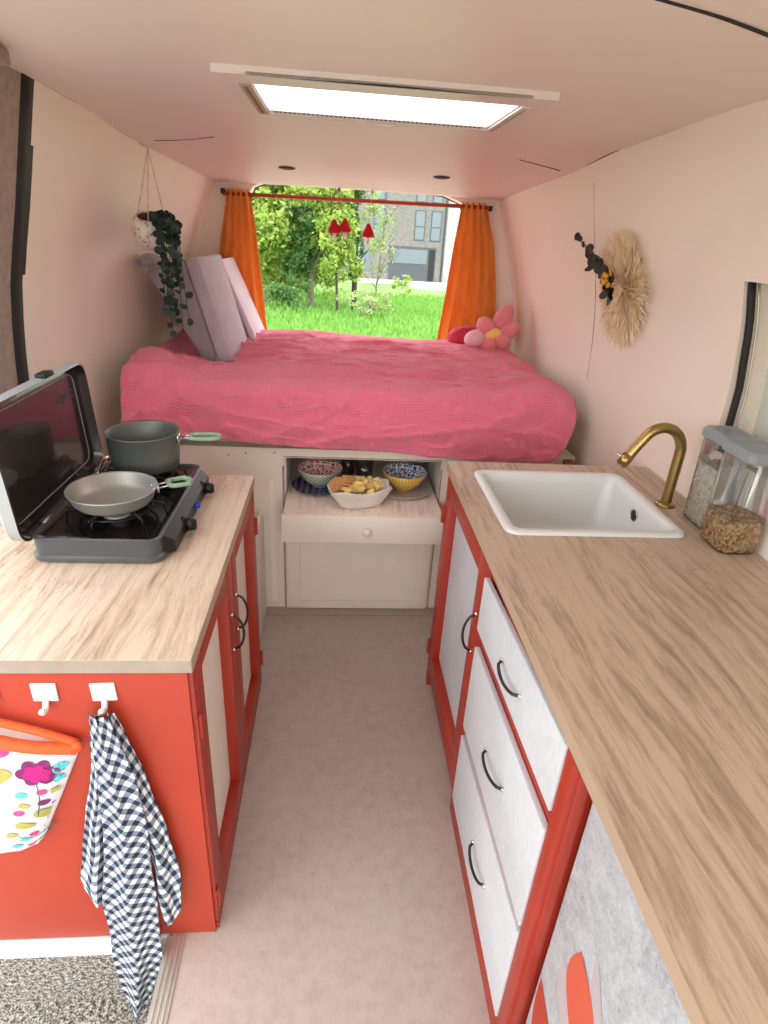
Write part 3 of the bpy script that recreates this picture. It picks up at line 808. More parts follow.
bm = B(); loft(bm, [[(SXb - .002, y, z) for y, z in ((SYa + .04, .866), (SYb - .03, .866), (SYb - .03, .918), (SYa + .04, .918))], [(SXb + .022, y, z) for y, z in ((SYa + .05, .868), (SYb - .04, .868), (SYb - .04, .898), (SYa + .05, .898))]], smooth=False)
fas = obj('control_fascia', bm, 'iron', st)
for y in (1.385, 1.62):
    bm = B(); tube(bm, [(SXb + .01, y, .886), (SXb + .024, y, .886)], .021, 20); tube(bm, [(SXb + .024, y, .886), (SXb + .046, y, .887)], [.017, .015], 20)
    box(bm, SXb + .044, SXb + .049, y - .003, y + .003, .875, .899, .001)
    obj('knob', bm, 'iron', fas, True)
bm = B(); tube(bm, [(SXb + .015, 1.505, .885), (SXb + .032, 1.505, .885)], .009, 14); obj('igniter_button', bm, 'blue', fas, True)
for cy in (1.385, 1.615):
    cx = -.545
    bm = B(); lathe(bm, [(.0, .921), (.028, .921), (.034, .917), (.034, .913)], (cx, cy, 0)); lathe(bm, [(.0, .928), (.02, .928), (.022, .923), (.022, .92)], (cx, cy, 0)); obj('burner', bm, 'pan', st, True)
    bm = B()
    tube(bm, [(cx + .085 * math.cos(a * PI / 12), cy + .085 * math.sin(a * PI / 12), .932) for a in range(24)], .003, 6, closed=True)
    for k in range(6):
        a = k * PI / 3 + .3
        c_, s_ = math.cos(a), math.sin(a)
        tube(bm, [(cx + .03 * c_, cy + .03 * s_, .940), (cx + .09 * c_, cy + .09 * s_, .940), (cx + .112 * c_, cy + .100 * s_, .932), (cx + .116 * c_, cy + .104 * s_, .914)], .003, 6)
        for q in range(4): ell(bm, (cx + (.075 + .012 * q) * c_, cy + (.075 + .012 * q) * s_, .943), (.004, .004, .004), seg=8)
    obj('pan_support', bm, 'iron', st, True)
# lid, standing open on the left edge
def lidp(y, h, d): # h up from hinge, d towards left(out)
    a = math.radians(-3); x = -.695 - d * math.cos(a) + h * math.sin(a); z = .905 + h * math.cos(a) - d * math.sin(a); return (x, y, z)
def lr(y0, y1, h0, h1, r, d): return [lidp(y, h, d) for y, h in rrect(y0, y1, h0, h1, r)]
bm = B(); Ya, Yb = SYa - .015, SYb + .012
loft(bm, [lr(Ya, Yb, 0, .318, .045, 0.0), lr(Ya, Yb, 0, .318, .045, .026), lr(Ya + .01, Yb - .01, .01, .308, .04, .036)], cap0=False, cap1=True)
lid = obj('lid', bm, 'lidrim', st, 'auto')
bm = B(); loft(bm, [lr(Ya, Yb, 0, .318, .045, 0.0), lr(Ya + .006, Yb - .006, .006, .312, .042, -.001), lr(Ya + .010, Yb - .010, .010, .308, .042, .022), lr(Ya + .022, Yb - .022, .022, .296, .036, .028), lr(Ya + .034, Yb - .034, .034, .284, .03, .026)], cap0=False)
obj('inner_tray', bm, 'lidin', lid, 'auto')
bm = B(); tube(bm, [lidp(y, h, .0255) for y, h in rrect(Ya + .032, Yb - .032, .032, .286, .03)], .0012, 5, closed=True); obj('pressed_rim', bm, 'lidrim', lid, True)
bm = B(); tube(bm, [lidp(Ya + .0, 0, .002)] + [lidp(y, h, .0) for y, h in rrect(Ya, Yb, 0, .318, .045)][:0] + [lidp(Ya + .001, .3, .002)], .001, 5)
bm.free()
bm = B()
for y0 in (SYb - .10,): obox(bm, lidp(y0 - .10, .322, .012), (.028, .05, .012), (0, 0, 0), .004)
obox(bm, lidp(SYb - .20, .328, .004), (.018, .035, .006), (0, 0, 0), .002)
obj('latch', bm, 'iron', lid, 'auto')
for y in (1.33, 1.67):
    bm = B(); tube(bm, [(-.692, y - .02, .918), (-.692, y + .02, .918)], .008, 10); obj('hinge', bm, 'chrome', st, True)
cu = bpy.data.curves.new('lettering', 'FONT'); cu.body = 'CADAC'; cu.size = .032; cu.extrude = .0008; cu.space_character = 1.15
tmp = bpy.data.objects.new('tmp', cu); C.objects.link(tmp)
dg = bpy.context.evaluated_depsgraph_get(); me = bpy.data.meshes.new_from_object(tmp.evaluated_get(dg)); bpy.data.objects.remove(tmp)
bm = B(); bm.from_mesh(me)
for v in bm.verts:
    X, Y_, Z_ = v.co; v.co = Vector(lidp(1.56 + X, .225 + Y_, .0255 - Z_))
obj('embossed_lettering', bm, 'stove', lid)
# hob hose
bm = B(); tube(bm, curve([(-.668, 1.60, .93), (-.665, 1.645, .955), (-.662, 1.68, .95), (-.665, 1.70, .925)], 6), .006, 8); tube(bm, curve([(-.655, 1.62, .928), (-.648, 1.66, .945), (-.648, 1.69, .93)], 6), .005, 8)
obj('lid_stay', bm, 'chrome', st, True)

def pan(name, label, c, r, h, m, ha, hl):
    t = thing(name, label, 'saucepan' if h > .08 else 'frying pan', c)
    bm = B(); k = .82 if h < .08 else .93
    prof = [(0, 0), (r * k - .008, 0), (r * k, .004), (r * lerp(k, 1, .5), h * .35), (r - .001, h - .004), (r + .003, h), (r + .0015, h + .002), (r - .003, h - .002), (r * lerp(k, 1, .5) - .003, h * .38), (r * k - .004, .010), (r * k - .012, .005), (0, .005)]
    lathe(bm, prof, c, 64); bowl = obj('pan_body', bm, m, t, True)
    bm = B(); d = Vector((math.cos(ha), math.sin(ha), 0)); s = Vector((-d.y, d.x, 0)); cc = Vector(c) + Vector((0, 0, h - .018))
    base = cc + d * (r - .002)
    for sg in (-1, 1): tube(bm, [base + s * .012 * sg, base + d * .03 + s * .012 * sg + Vector((0, 0, .004)), base + d * (.05) + s * .015 * sg + Vector((0, 0, .006))], .0025, 6)
    obox(bm, base + d * .002, (.006, .04, .022), (0, 0, ha), .002)
    br = obj('handle_bracket', bm, 'chrome', t, True)
    bm = B()
    pts = [(.035, -.016), (.05, -.021), (.08, -.022), (hl - .01, -.018), (hl, -.008), (hl, .008), (hl - .01, .018), (.08, .022), (.05, .021), (.035, .016)]
    loop = [base + d * a + s * b + Vector((0, 0, .004 + .05 * max(0, a - .03) * .3)) for a, b in pts]
    cl = curve(loop + [loop[0]], 5)[:-1]
    tube(bm, cl, .0065, 8, closed=True); obj('grip', bm, 'green', t, True)
    bm = B()
    for sg in (-1, 1): ell(bm, Vector(c) + d * (r * .95 - .003) + s * .014 * sg + Vector((0, 0, h * .6)), (.004, .004, .004), seg=10)
    obj('rivet', bm, 'chrome', t, True)
    return t
pan('saucepan', 'dark grey camping saucepan with green loop handle on rear burner', (-.543, 1.645, .9435), .098, .105, 'pot', .02, .115)
pan('frying_pan', 'light grey frying pan with green loop handle on front burner', (-.548, 1.385, .9435), .104, .042, 'pan', .5, .088)

# ------------------------------------------------------------------ side bench between cabinet and bed
bx = thing('side_bench', 'low cream storage bench between red cabinet and bed base', 'bench', (-.6, 2.04, 0))
bm = B(); box(bm, -.88, -.318, 1.795, 2.29, 0, .47); obj('body', bm, 'cream2', bx)
bm = B(); box(bm, -.318, -.298, 1.795, 2.29, 0, .49, .002); obj('side_panel', bm, 'cream', bx, 'auto')
bm = B(); hexa(bm, [(-.42, 2.0, .471), (-.322, 1.98, .471), (-.322, 2.27, .471), (-.44, 2.27, .471), (-.41, 2.01, .53), (-.335, 2.0, .50), (-.332, 2.26, .515), (-.43, 2.26, .56)], bev=.012)
fb = obj('folded_cushion', bm, 'whitef', None, True, (-.37, 2.12, .471)); tag(fb, 'small white cushion with navy end on the low side bench', 'cushion')
bm = B(); hexa(bm, [(-.434, 1.99, .474), (-.326, 1.975, .474), (-.326, 2.03, .474), (-.436, 2.03, .474), (-.43, 1.995, .54), (-.33, 1.985, .515), (-.33, 2.03, .52), (-.434, 2.03, .55)], bev=.01)
obj('navy_end', bm, 'navyf', fb, True)

# ------------------------------------------------------------------ bed base
YF = 2.295
bb = thing('storage_bed', 'cream painted boxed bed base with square opening for the pull-out table', 'bed base', (.06, 2.9, 0))
bm = B()
box(bm, -.89, -.298, YF, YF + .02, 0, .775); box(bm, -.298, -.205, YF, YF + .02, 0, .775)
box(bm, -.205, .448, YF, YF + .02, .735, .775); box(bm, .448, 1.02, YF, YF + .02, 0, .775); box(bm, -.205, .448, YF + .001, YF + .02, 0, .44)
obj('front_board', bm, 'cream2', bb)
bm = B(); box(bm, -.90, 1.02, YF + .02, 3.5, .745, .772); obj('slat_platform', bm, 'cream2', bb)
bm = B(); box(bm, -.270, -.247, YF - .004, YF, .03, .64, .001); obj('cover_strip', bm, 'cream', bb)
bm = B(); box(bm, -.214, -.207, YF - .003, YF, 0, .70, .0005); box(bm, .449, .455, YF - .003, YF, 0, .70, .0005); box(bm, -.207, .449, YF - .002, YF, .738, .742); obj('opening_edge', bm, 'felt', bb)
bm = B(); box(bm, -.215, -.20, YF + .02, 2.78, .40, .745); box(bm, .448, .463, YF + .02, 2.78, .40, .745); box(bm, -.2, .448, 2.765, 2.78, .40, .745); obj('drawer_housing', bm, 'white', bb)  # painted white, back board set close so it bounces light onto the table
for (x, z) in ((-.36, .75), (-.245, .755), (-.43, .74), (-.255, .60)):
    bm = B(); lathe(bm, [(.0045, 0), (.004, .0015), (0, .0018)], (x, YF, z), 10, Matrix.Rotation(PI / 2, 3, 'X')); obj('screw', bm, 'frame2', bb)
dp = frame_like = None
bm = B(); box(bm, -.203, .44, YF - .016, YF - .001, .004, .44, .002); dp = obj('door', bm, 'cream', bb, 'auto')
bm = B(); plate_hole(bm, (-.145, .385), (.045, .40), 0, .004, (-.140, .380), (.05, .395))
for v in bm.verts: v.co = Vector((v.co.x, YF - .0165 - v.co.z * .6, v.co.y))
obj('moulding', bm, 'cream2', dp)

ta = thing('pull_out_table', 'cream drawer table with pale wood top pulled out below bed', 'table', (.12, 2.4, .44))
bm = B(); box(bm, -.198, .442, 2.122, 2.75, .552, .568, .0015); obj('table_top', bm, 'tablewood', ta, 'auto')
bm = B(); box(bm, -.205, .450, 2.104, 2.122, .445, .566, .002); fr = obj('drawer_front', bm, 'cream', ta, 'auto')
for xa_ in (-.190, .42):
    bm = B(); box(bm, xa_, xa_ + .015, 2.122, 2.75, .455, .552); obj('drawer_side', bm, 'cream2', ta)
bm = B(); lathe(bm, [(.008, 0), (.007, .012), (.016, .02), (.018, .027), (.013, .034), (0, .036)], (.135, 2.104, .505), 24, Matrix.Rotation(PI / 2, 3, 'X')); obj('knob', bm, 'whitep', fr, True)

# crockery
ZT = .568
def plate(name, label, x, y, r, m, g=None):
    bm = B(); lathe(bm, [(0, .001), (r * .62, .001), (r * .66, .004), (r * .98, .013), (r, .016), (r * .97, .0165), (r * .66, .008), (r * .6, .006), (0, .006)], (x, y, ZT), 48)
    return tag(obj(name, bm, m, None, True, (x, y, ZT)), label, 'plate', g)
plate('plate', 'dark blue and teal striped plate under the pink bowl', -.066, 2.385, .118, 'plateb')
plate('plate', 'plain grey plate under the blue and yellow bowl', .305, 2.375, .13, 'plateg')
def bowl(label, x, y, r, h, m):
    z0 = ZT + .0065; out = [(0, 0), (r * .42, 0), (r * .45, .006), (r * .52, .012), (r * .80, h * .45), (r * .95, h * .8), (r, h)]
    inn = [(r * .985, h + .001), (r * .92, h * .8), (r * .76, h * .48), (r * .45, .018), (0, .014)]
    bm = B(); uv = [0, 0, .1, .15, .45, .8, .99] + [1.01, 1.25, 1.5, 1.8, 2]
    lathe(bm, out + inn, (x, y, z0), 56, uvf=uv)
    return tag(obj('bowl', bm, m, None, True, (x, y, z0)), label, 'bowl')
bowl('bowl with pink pattern inside and green lattice outside on the striped plate', -.06, 2.40, .098, .082, 'bowlr')
bowl('bowl with blue pattern inside and yellow outside on the grey plate', .308, 2.385, .098, .082, 'bowlb')
def glass(label, x, y, r, h):
    bm = B(); lathe(bm, [(0, 0), (r * .8, 0), (r * .84, .004), (r, h), (r - .002, h), (r * .80, .008), (0, .008)], (x, y, ZT), 32)
    tag(obj('drinking_glass', bm, 'tumbler', None, True, (x, y, ZT)), label, 'glass', 'clear glasses behind the bread basket')
glass('clear drinking glass behind the bread basket, right one', .135, 2.48, .042, .10)
glass('clear drinking glass beside the pink bowl, left one', .062, 2.56, .038, .09)
# basket
bk = thing('bread_basket', 'linen lined basket of crackers and crisps on pull-out table', 'basket', (.10, 2.235, ZT))
bm = B(); n = 60; rings = []
ang0 = .28
def bp_(a, rx, ry, z, wob=0):
    k = 1 / (abs(math.cos(a)) ** 3 + abs(math.sin(a)) ** 3) ** (1 / 3)
    x, y = rx * k * math.cos(a) * (1 + wob), ry * k * math.sin(a) * (1 + wob)
    return (.105 + x * math.cos(ang0) - y * math.sin(ang0), 2.225 + x * math.sin(ang0) + y * math.cos(ang0), z)
for (rx, ry, z, w) in ((.085, .055, ZT + .001, 0), (.098, .065, ZT + .02, .03), (.118, .078, ZT + .055, .04), (.130, .088, ZT + .080, .03), (.128, .086, ZT + .084, .03), (.116, .076, ZT + .076, .03), (.10, .066, ZT + .055, .02)):
    rings.append([bp_(2 * PI * k / n, rx, ry, z + (.006 * math.sin(5 * 2 * PI * k / n) if z > ZT + .06 else 0), w * math.sin(9 * 2 * PI * k / n)) for k in range(n)])
loft(bm, rings); obj('linen_liner', bm, 'linen', bk, True)
rc = random.Random(3)
bm = B()
for k in range(46):
    a = rc.uniform(0, 2 * PI); rr = rc.random() ** .5; x, y, z = bp_(a, .092 * rr, .06 * rr, ZT + .072 + .016 * rc.random())
    if x < .045: continue
    t = B(); rx_ = rc.uniform(.016, .024)
    grid(t, 5, 5, lambda u, v: ((u - .5) * 2 * rx_, (v - .5) * 1.6 * rx_, .008 * math.sin(PI * u)))
    from mathutils import Euler
    merge(bm, t, 0, Matrix.Translation((x, y, z)) @ Euler((rc.uniform(-.9, .9), rc.uniform(-.9, .9), rc.uniform(0, 6))).to_matrix().to_4x4())
q = obj('crisps', bm, 'crisps', None, True, (.12, 2.23, ZT + .07)); tag(q, 'heap of pale yellow crisps in the linen basket', 'crisps', kind='stuff')
for i in range(6):
    bm = B(); obox(bm, (.012 + .010 * i, 2.195 + .006 * i, ZT + .082 + .006 * (i % 3)), (.062, .006, .058), (-.75 + .03 * i, .25, .55), .0015)
    tag(obj('cracker', bm, 'cracker', None, 'auto', (.012 + .010 * i, 2.195 + .006 * i, ZT + .05)), 'brown square cracker leaning at the left end of the basket', 'cracker', 'crackers in the linen basket')

# ------------------------------------------------------------------ mattress & duvet
bm = B(); box(bm, -.80, .97, 2.33, 3.42, .773, .93, .03, 4)
mo_ = obj('mattress', bm, 'mattress', None, 'auto', (.05, 2.9, .773)); tag(mo_, 'cream mattress under the pink bed cover, showing at its right end', 'mattress')
def nz(x, y, s, seed=0): return noise.noise(Vector((x * s, y * s, seed)))
def duvet(u, v):
    # u across, v: 0 = far edge, 1 = hem
    Ltop = 1.14; Lc = .13; Ld = .16
    x0, x1 = -.805, .975
    x = lerp(x0, x1, u)
    s = v * (Ltop + Lc + Ld)
    endR = max(0, (x - .80) / .19); endL = max(0, (-.66 - x) / .16)
    top = 1.02 + .012 * max(0, min(1, (Ltop - s) / .5)) + .02 * math.exp(-((x + .2) / .3) ** 2) - .03 * endR ** 2 + .012 * min(1, endL)
    rad = .11
    hem = interp(x, [-.822, -.5, 0, .4, .8, .99], [.83, .825, .805, .785, .765, .77])
    if s < Ltop:
        y = 3.44 - s; z = top + (.03 if 1 else 0) * (1 - s / Ltop) 
        z -= .02 * max(0, 1 - s / .08)
    elif s < Ltop + Lc:
        a = (s - Ltop) / Lc * PI / 2; y = 2.30 - rad * math.sin(a) * .62; z = top - rad * (1 - math.cos(a))
    else:
        k = (s - Ltop - Lc) / Ld; y = 2.30 - rad * .62 - .004 * k - .010 * math.sin(k * PI); z = lerp(top - rad, hem, k)
    fall = max(0, min(1, (s - Ltop) / (Lc + Ld)))
    if x > .86: 
        xs_ = x; x = x - (x - .86) * .75 * fall ** 2; z -= 0
    y2 = s
    w = 0
    w += .020 * nz(x, y2, 3.0, 1) + .013 * nz(x + .5 * y2, y2 * 1.8, 7, 2)
    # long drawn folds
    for (cx, cy, ang, ln, wd, am) in FOLDS:
        dx, dy = x - cx, y2 - cy; c, s_ = math.cos(ang), math.sin(ang); p = dx * c + dy * s_; q = -dx * s_ + dy * c
        q += .03 * math.sin(p * 5 + cx * 9)
        w += am * math.exp(-(p / ln) ** 2 - (q / wd) ** 2)
    rid = 1 - abs(nz(x * .8 + y2 * .5, y2 * 2.2 - x * .5, 6, 5)) * 2
    w += .010 * max(0, rid - .5) / .5
    rid = 1 - abs(nz(x * .6 + y2, y2 * 2.6, 13, 8)) * 2
    w += .003 * max(0, rid - .45) / .55
    w += .0022 * nz(x, y2, 18, 4)
    w *= min(1, s / .35 + .15)
    a = PI / 2 * fall
    nx, ny, nzz = 0, -math.sin(a), math.cos(a)
    z -= .055 * math.exp(-((x + .50) / .17) ** 2 - ((s - .62) / .26) ** 2)
    z += .085 * math.exp(-((x + .735) / .12) ** 2 - ((s - 1.02) / .20) ** 2) + .035 * math.exp(-((x - .90) / .14) ** 2 - ((s - 1.05) / .25) ** 2)
    if endL > 0 and s > 0: z += .02 * nz(x, y2, 9, 12)
    z -= .07 * max(0, endR - .4) ** 2 * (1 - fall) + .05 * max(0, endL - .6) ** 2
    return (x, y + ny * w, z + nzz * w)
rf = random.Random(11); FOLDS = []
for _ in range(26): FOLDS.append((rf.uniform(-.8, .95), rf.uniform(.15, 1.35), rf.uniform(-.5, .25), rf.uniform(.10, .35), rf.uniform(.010, .028), rf.uniform(.010, .022)))
FOLDS += [(.35, 1.32, -.28, .5, .018, .018), (.1, 1.36, -.22, .35, .012, .015), (-.45, 1.32, .9, .12, .02, .014), (-.6, 1.30, 1.1, .12, .015, .012), (.75, 1.05, .1, .25, .015, .014), (.5, .8, .05, .4, .016, .012), (-.1, 1.28, -.45, .2, .012, .01)]
bm = B(); grid(bm, 260, 200, duvet, lambda u, v: (u * 1.86, v * 1.43))
dv = obj('bed_cover', bm, 'bed', None, True, (.05, 2.9, 1.0)); tag(dv, 'crumpled pinkish red gingham duvet spread over the bed', 'duvet')
md = dv.modifiers.new('s', 'SOLIDIFY'); md.thickness = .012; md.offset = -1

bm = B(); box(bm, .968, 1.008, 2.24, 2.293, .63, .765, .003); tag(obj('wood_block', bm, 'brownw', None, 'auto', (.988, 2.26, .63)), 'small brown wooden block at the right end of the bed base', 'wood block')
bm = B(); grid(bm, 20, 14, lambda u, v: (.85 + .11 * u, 2.20 + .08 * v, .752 + .02 * math.sin(PI * u) * math.sin(PI * v) + .006 * nz(u, v, 6, 3)))
cl = obj('white_cloth', bm, 'whitef', None, True, (.9, 2.24, .75)); tag(cl, 'scrap of white cloth behind the right worktop', 'cloth')
bpy.data.objects.remove(cl)

# grey folding cushions leaning on the left wall
def slab(parent, b0, b1, up, th, name, m, bev=.012, extra=0):
    """b0,b1 bottom edge ends (near, far); up vector, th thickness vector"""
    b0, b1, up, th = map(Vector, (b0, b1, up, th)); bm = B()
    hexa(bm, [b0, b0 + th, b1 + th, b1, b0 + up, b0 + up + th, b1 + up + th, b1 + up], bev=bev); return obj(name, bm, m, parent, 'auto')
def wedge(parent, near, far, name, m, bev=.012):
    """near / far = (bottom left, bottom right, top right, top left)"""
    bm = B(); hexa(bm, [near[0], near[1], far[1], far[0], near[3], near[2], far[2], far[3]], bev=bev); return obj(name, bm, m, parent, 'auto')
cu1 = thing('floor_cushion', 'large grey folded foam cushion leaning on left wall, nearer one', 'cushion', (-.55, 2.9, 1.0), 'grey foam cushions leaning on the left wall')
A = [(-.583, 2.75, .985), (-.535, 2.75, 1.000), (-.655, 2.75, 1.442), (-.818, 2.75, 1.385)]
A2 = [(-.533, 2.752, 1.000), (-.480, 2.752, 1.028), (-.597, 2.752, 1.452), (-.653, 2.752, 1.442)]
def far(q, dx=.035, dy=.38): return [(x + dx, y + dy, z) for x, y, z in q]
wedge(cu1, A, far(A), 'foam_panel', 'greyf', .014); wedge(cu1, A2, far(A2), 'foam_panel', 'greym', .014)
bm = B(); tube(bm, curve([(-.54, 2.745, 1.03), (-.52, 2.70, 1.026), (-.475, 2.68, 1.028), (-.435, 2.71, 1.03)], 6), .013, 8); obj('strap', bm, 'greyd', cu1, True)
bm = B(); ell(bm, (-.80, 2.78, 1.425), (.045, .09, .030), (0, -.2, .1)); obj('folded_flap', bm, 'greyf', cu1, True)
cu2 = thing('floor_cushion', 'paler lilac foam cushion leaning beside the orange curtain, farther one', 'cushion', (-.45, 3.3, 1.02), 'grey foam cushions leaning on the left wall')
Bq = [(-.500, 3.17, .995), (-.440, 3.17, 1.012), (-.595, 3.17, 1.415), (-.655, 3.17, 1.395)]
B2 = [(-.438, 3.172, 1.012), (-.405, 3.172, 1.022), (-.575, 3.172, 1.430), (-.593, 3.172, 1.415)]
wedge(cu2, Bq, far(Bq, .02, .28), 'foam_panel', 'greyf'); wedge(cu2, B2, far(B2, .02, .28), 'foam_panel', 'greyl')
bm = B(); tube(bm, curve([(-.445, 3.165, 1.05), (-.42, 3.12, 1.045), (-.39, 3.14, 1.045)], 6), .010, 8); obj('strap', bm, 'greyd', cu2, True)

# pillows
fp = thing('flower_cushion', 'pink flower shaped plush cushion with yellow centre on bed', 'cushion', (.86, 3.2, 1.05))
FY = 3.22
def fpt(x, z): return Vector((.83, FY, 1.13)) + Vector(((x - .865) * .92, .12 * (z - 1.09), (z - 1.09) * .92))
for i, (x, z, m) in enumerate(((.923, 1.185, 'pinkf'), (.965, 1.115, 'pinkf'), (.922, 1.052, 'pinkf'), (.845, 1.030, 'pinkf'), (.765, 1.058, 'pinkl'), (.825, 1.125, 'pinkf'))):
    a = math.atan2(z - 1.09, x - .865); p = fpt(x, z); c0 = fpt(.865, 1.09); L = (p - c0).length
    bm = B(); ell(bm, p, (.060 if i != 0 else .072, .042, .046), (0, -a, 0)); obj('petal', bm, m, fp, True)
bm = B(); ell(bm, fpt(.865, 1.09) + Vector((0, -.02, 0)), (.048, .030, .030), (0, -.3, 0)); obj('flower_centre', bm, 'yelf', fp, True)
bm = B()
t = B(); bmesh.ops.create_uvsphere(t, u_segments=40, v_segments=24, radius=1)
for v in t.verts:
    d = v.co.copy(); k = 1 + .10 * noise.noise(d * 3) + .04 * noise.noise(d * 9)
    v.co = Vector((d.x * .11 * k, d.y * .07 * k, d.z * .075 * k))
merge(bm, t, 0, Matrix.Translation((.72, 3.33, 1.075)))
tag(obj('bed_pillow', bm, 'redf', None, True, (.74, 3.36, 1.03)), 'crumpled crimson pillow behind the flower cushion', 'pillow')

# curtains
def curtain(label, top, mid, low, bot, seed, y0):
    """each = (xl, xr, z)"""
    bm = B(); L = [top, mid, low, bot]; zs = [l[2] for l in L][::-1]
    def fn(u, v):
        z = lerp(top[2], bot[2], v); xl = interp(z, zs, [l[0] for l in L][::-1]); xr = interp(z, zs, [l[1] for l in L][::-1])
        ph = u * PI * 9 + .8 * noise.noise(Vector((u * 3, v * 1.5, seed)))
        return (lerp(xl, xr, u + .012 * math.sin(ph * 2)), y0 + .018 * math.sin(ph) * (.7 + .5 * v) + .008 * noise.noise(Vector((u * 5, v * 3, seed))), z + .006 * math.cos(ph) * (v < .02))
    grid(bm, 110, 50, fn)
    o = obj('curtain', bm, 'curtain', None, True, ((top[0] + top[1]) / 2, y0, top[2]))
    md = o.modifiers.new('s', 'SOLIDIFY'); md.thickness = .003
    tag(o, label, 'curtain', 'orange curtains at the rear opening')
curtain('orange curtain gathered at the left end of the pole', (-.575, -.462, 1.742), (-.615, -.436, 1.54), (-.665, -.41, 1.25), (-.675, -.385, .96), 2.2, 3.478)
curtain('orange curtain gathered at the right end of the pole', (.643, .777, 1.752), (.622, .842, 1.56), (.602, .890, 1.30), (.565, .925, .96), 6.1, 3.478)
bm = B(); tube(bm, [(-.60, 3.478, 1.722), (.80, 3.478, 1.736)], .0095, 14)
rod = obj('curtain_pole', bm, 'pole', None, True, (.1, 3.478, 1.73)); tag(rod, 'thin copper red curtain pole across the rear opening', 'curtain pole')
for x in (-.60, .80):
    bm = B(); box(bm, x - .008, x + .008, 3.468, YB + .01, 1.72, 1.745, .002); obj('bracket', bm, 'black', rod, 'auto')

# felt mushrooms
for i, (x, z, lab) in enumerate(((-.027, 1.585, 'left of the hanging pair'), (.028, 1.592, 'right of the hanging pair'), (.152, 1.575, 'hanging alone to the right'))):
    t = thing('felt_mushroom', 'small red felt mushroom ornament, ' + lab, 'ornament', (x, 3.43, z), 'red mushroom ornaments under the pole')
    bm = B(); lathe(bm, [(0, .052), (.009, .046), (.025, .014), (.034, -.008), (.030, -.016), (.0, -.010)], (x, 3.43, z), 20); obj('cap', bm, 'mushred', t, True)
    bm = B(); lathe(bm, [(0, -.008), (.011, -.010), (.009, -.03), (.013, -.046), (.008, -.050), (0, -.050)], (x, 3.43, z), 16); obj('stalk', bm, 'mushwhite', t, True)
    tx = -.005 if i < 2 else .168
    bm = B(); tube(bm, [(x, 3.43, z + .043), ((x + tx) / 2, 3.45, 1.70), (tx, 3.50, 1.785)], .0012, 5); box(bm, tx - .006, tx + .006, 3.495, 3.505, 1.765, 1.79); obj('string', bm, 'rope', t)

# ------------------------------------------------------------------ hanging planter
px, py, pz = -.730, 2.60, 1.548
pl = thing('hanging_planter', 'white woven pot with trailing dark vine hanging on left wall', 'planter', (px, py, 1.82))
bm = B(); rt = Matrix.Rotation(.35, 3, 'X') @ Matrix.Rotation(.12, 3, 'Y')
lathe(bm, [(0, -.062), (.04, -.060), (.062, -.040), (.072, -.005), (.066, .030), (.052, .052), (.048, .050), (.060, .028), (.064, 0), (.05, -.03), (0, -.04)], (px, py, pz), 36, rt)
obj('pot', bm, 'potw', pl, True)
bm = B(); lathe(bm, [(.046, .046), (.058, .026), (.061, 0), (.05, -.02), (0, -.025)], (px, py, pz), 30, rt); obj('lining', bm, 'clay', pl, True)
bm = B(); top = Vector((-.712, 2.60, 1.825))
for k in range(3):
    a = k * 2.1 + .6; e = Vector((px, py, pz)) + rt @ Vector((.058 * math.cos(a), .058 * math.sin(a), .036))
    tube(bm, curve([top, top.lerp(e, .4) + Vector((0, 0, 0)), e], 5), .0022, 5)
    tube(bm, curve([e, Vector((px, py, pz)) + rt @ Vector((.073 * math.cos(a), .073 * math.sin(a), -.01)), Vector((px, py, pz)) + rt @ Vector((0, 0, -.065))], 5), .002, 5)
    for q in range(3): ell(bm, top.lerp(e, .35 + .2 * q), (.004, .004, .006), seg=8)
tube(bm, [top, top + Vector((-.03, .005, .012))], .004, 6)
obj('rope_hanger', bm, 'rope', pl, True)
rv = random.Random(5); bs, bl = B(), B()
def leaf(bm, p, d, size, nrm):
    d = d.normalized(); s = d.cross(nrm).normalized(); n2 = s.cross(d)
    ctr = p + d * size * .5; ring = []; c0 = bm.verts.new(ctr - n2 * size * .08)
    for k in range(10):
        a = 2 * PI * k / 10; ring.append(bm.verts.new(ctr + d * size * .5 * math.cos(a) + s * size * .46 * math.sin(a) + n2 * size * .06 * math.cos(2 * a)))
    for k in range(10): bm.faces.new((c0, ring[k], ring[(k + 1) % 10])).smooth = True
for k in range(15):
    a = rv.uniform(0, 2 * PI); x0 = px + .075 + .03 * math.cos(a); y0 = py - .06 + .035 * math.sin(a)
    zb = [1.14, 1.20, 1.25, 1.18, 1.30, 1.35, 1.26, 1.22, 1.40, 1.45, 1.28, 1.33, 1.16, 1.24, 1.38][k]
    xb = x0 + rv.uniform(-.035, .03)
    pts = curve([(px + .03, py - .03, pz + .05), (x0 - .0, y0, pz + .03), (lerp(x0, xb, .6), y0 + .0, (pz + zb) / 2 + rv.uniform(-.02, .02)), (xb, y0 + rv.uniform(-.015, .015), zb)], 10)
    tube(bs, pts, .0018, 5)
    for i in range(4, len(pts), 3):
        for q in range(2 if i < 16 else 1):
            d = Vector((rv.uniform(-1, 1), rv.uniform(-1, .3), rv.uniform(-.9, .4)))
            leaf(bl, pts[i], d, rv.uniform(.022, .036), Vector((rv.uniform(-.5, .5), -1, rv.uniform(-.2, .8))).normalized())
obj('vine_stem', bs, 'vine', pl, True); o = obj('vine_leaves', bl, 'vine', pl, True); o['kind'] = 'stuff'

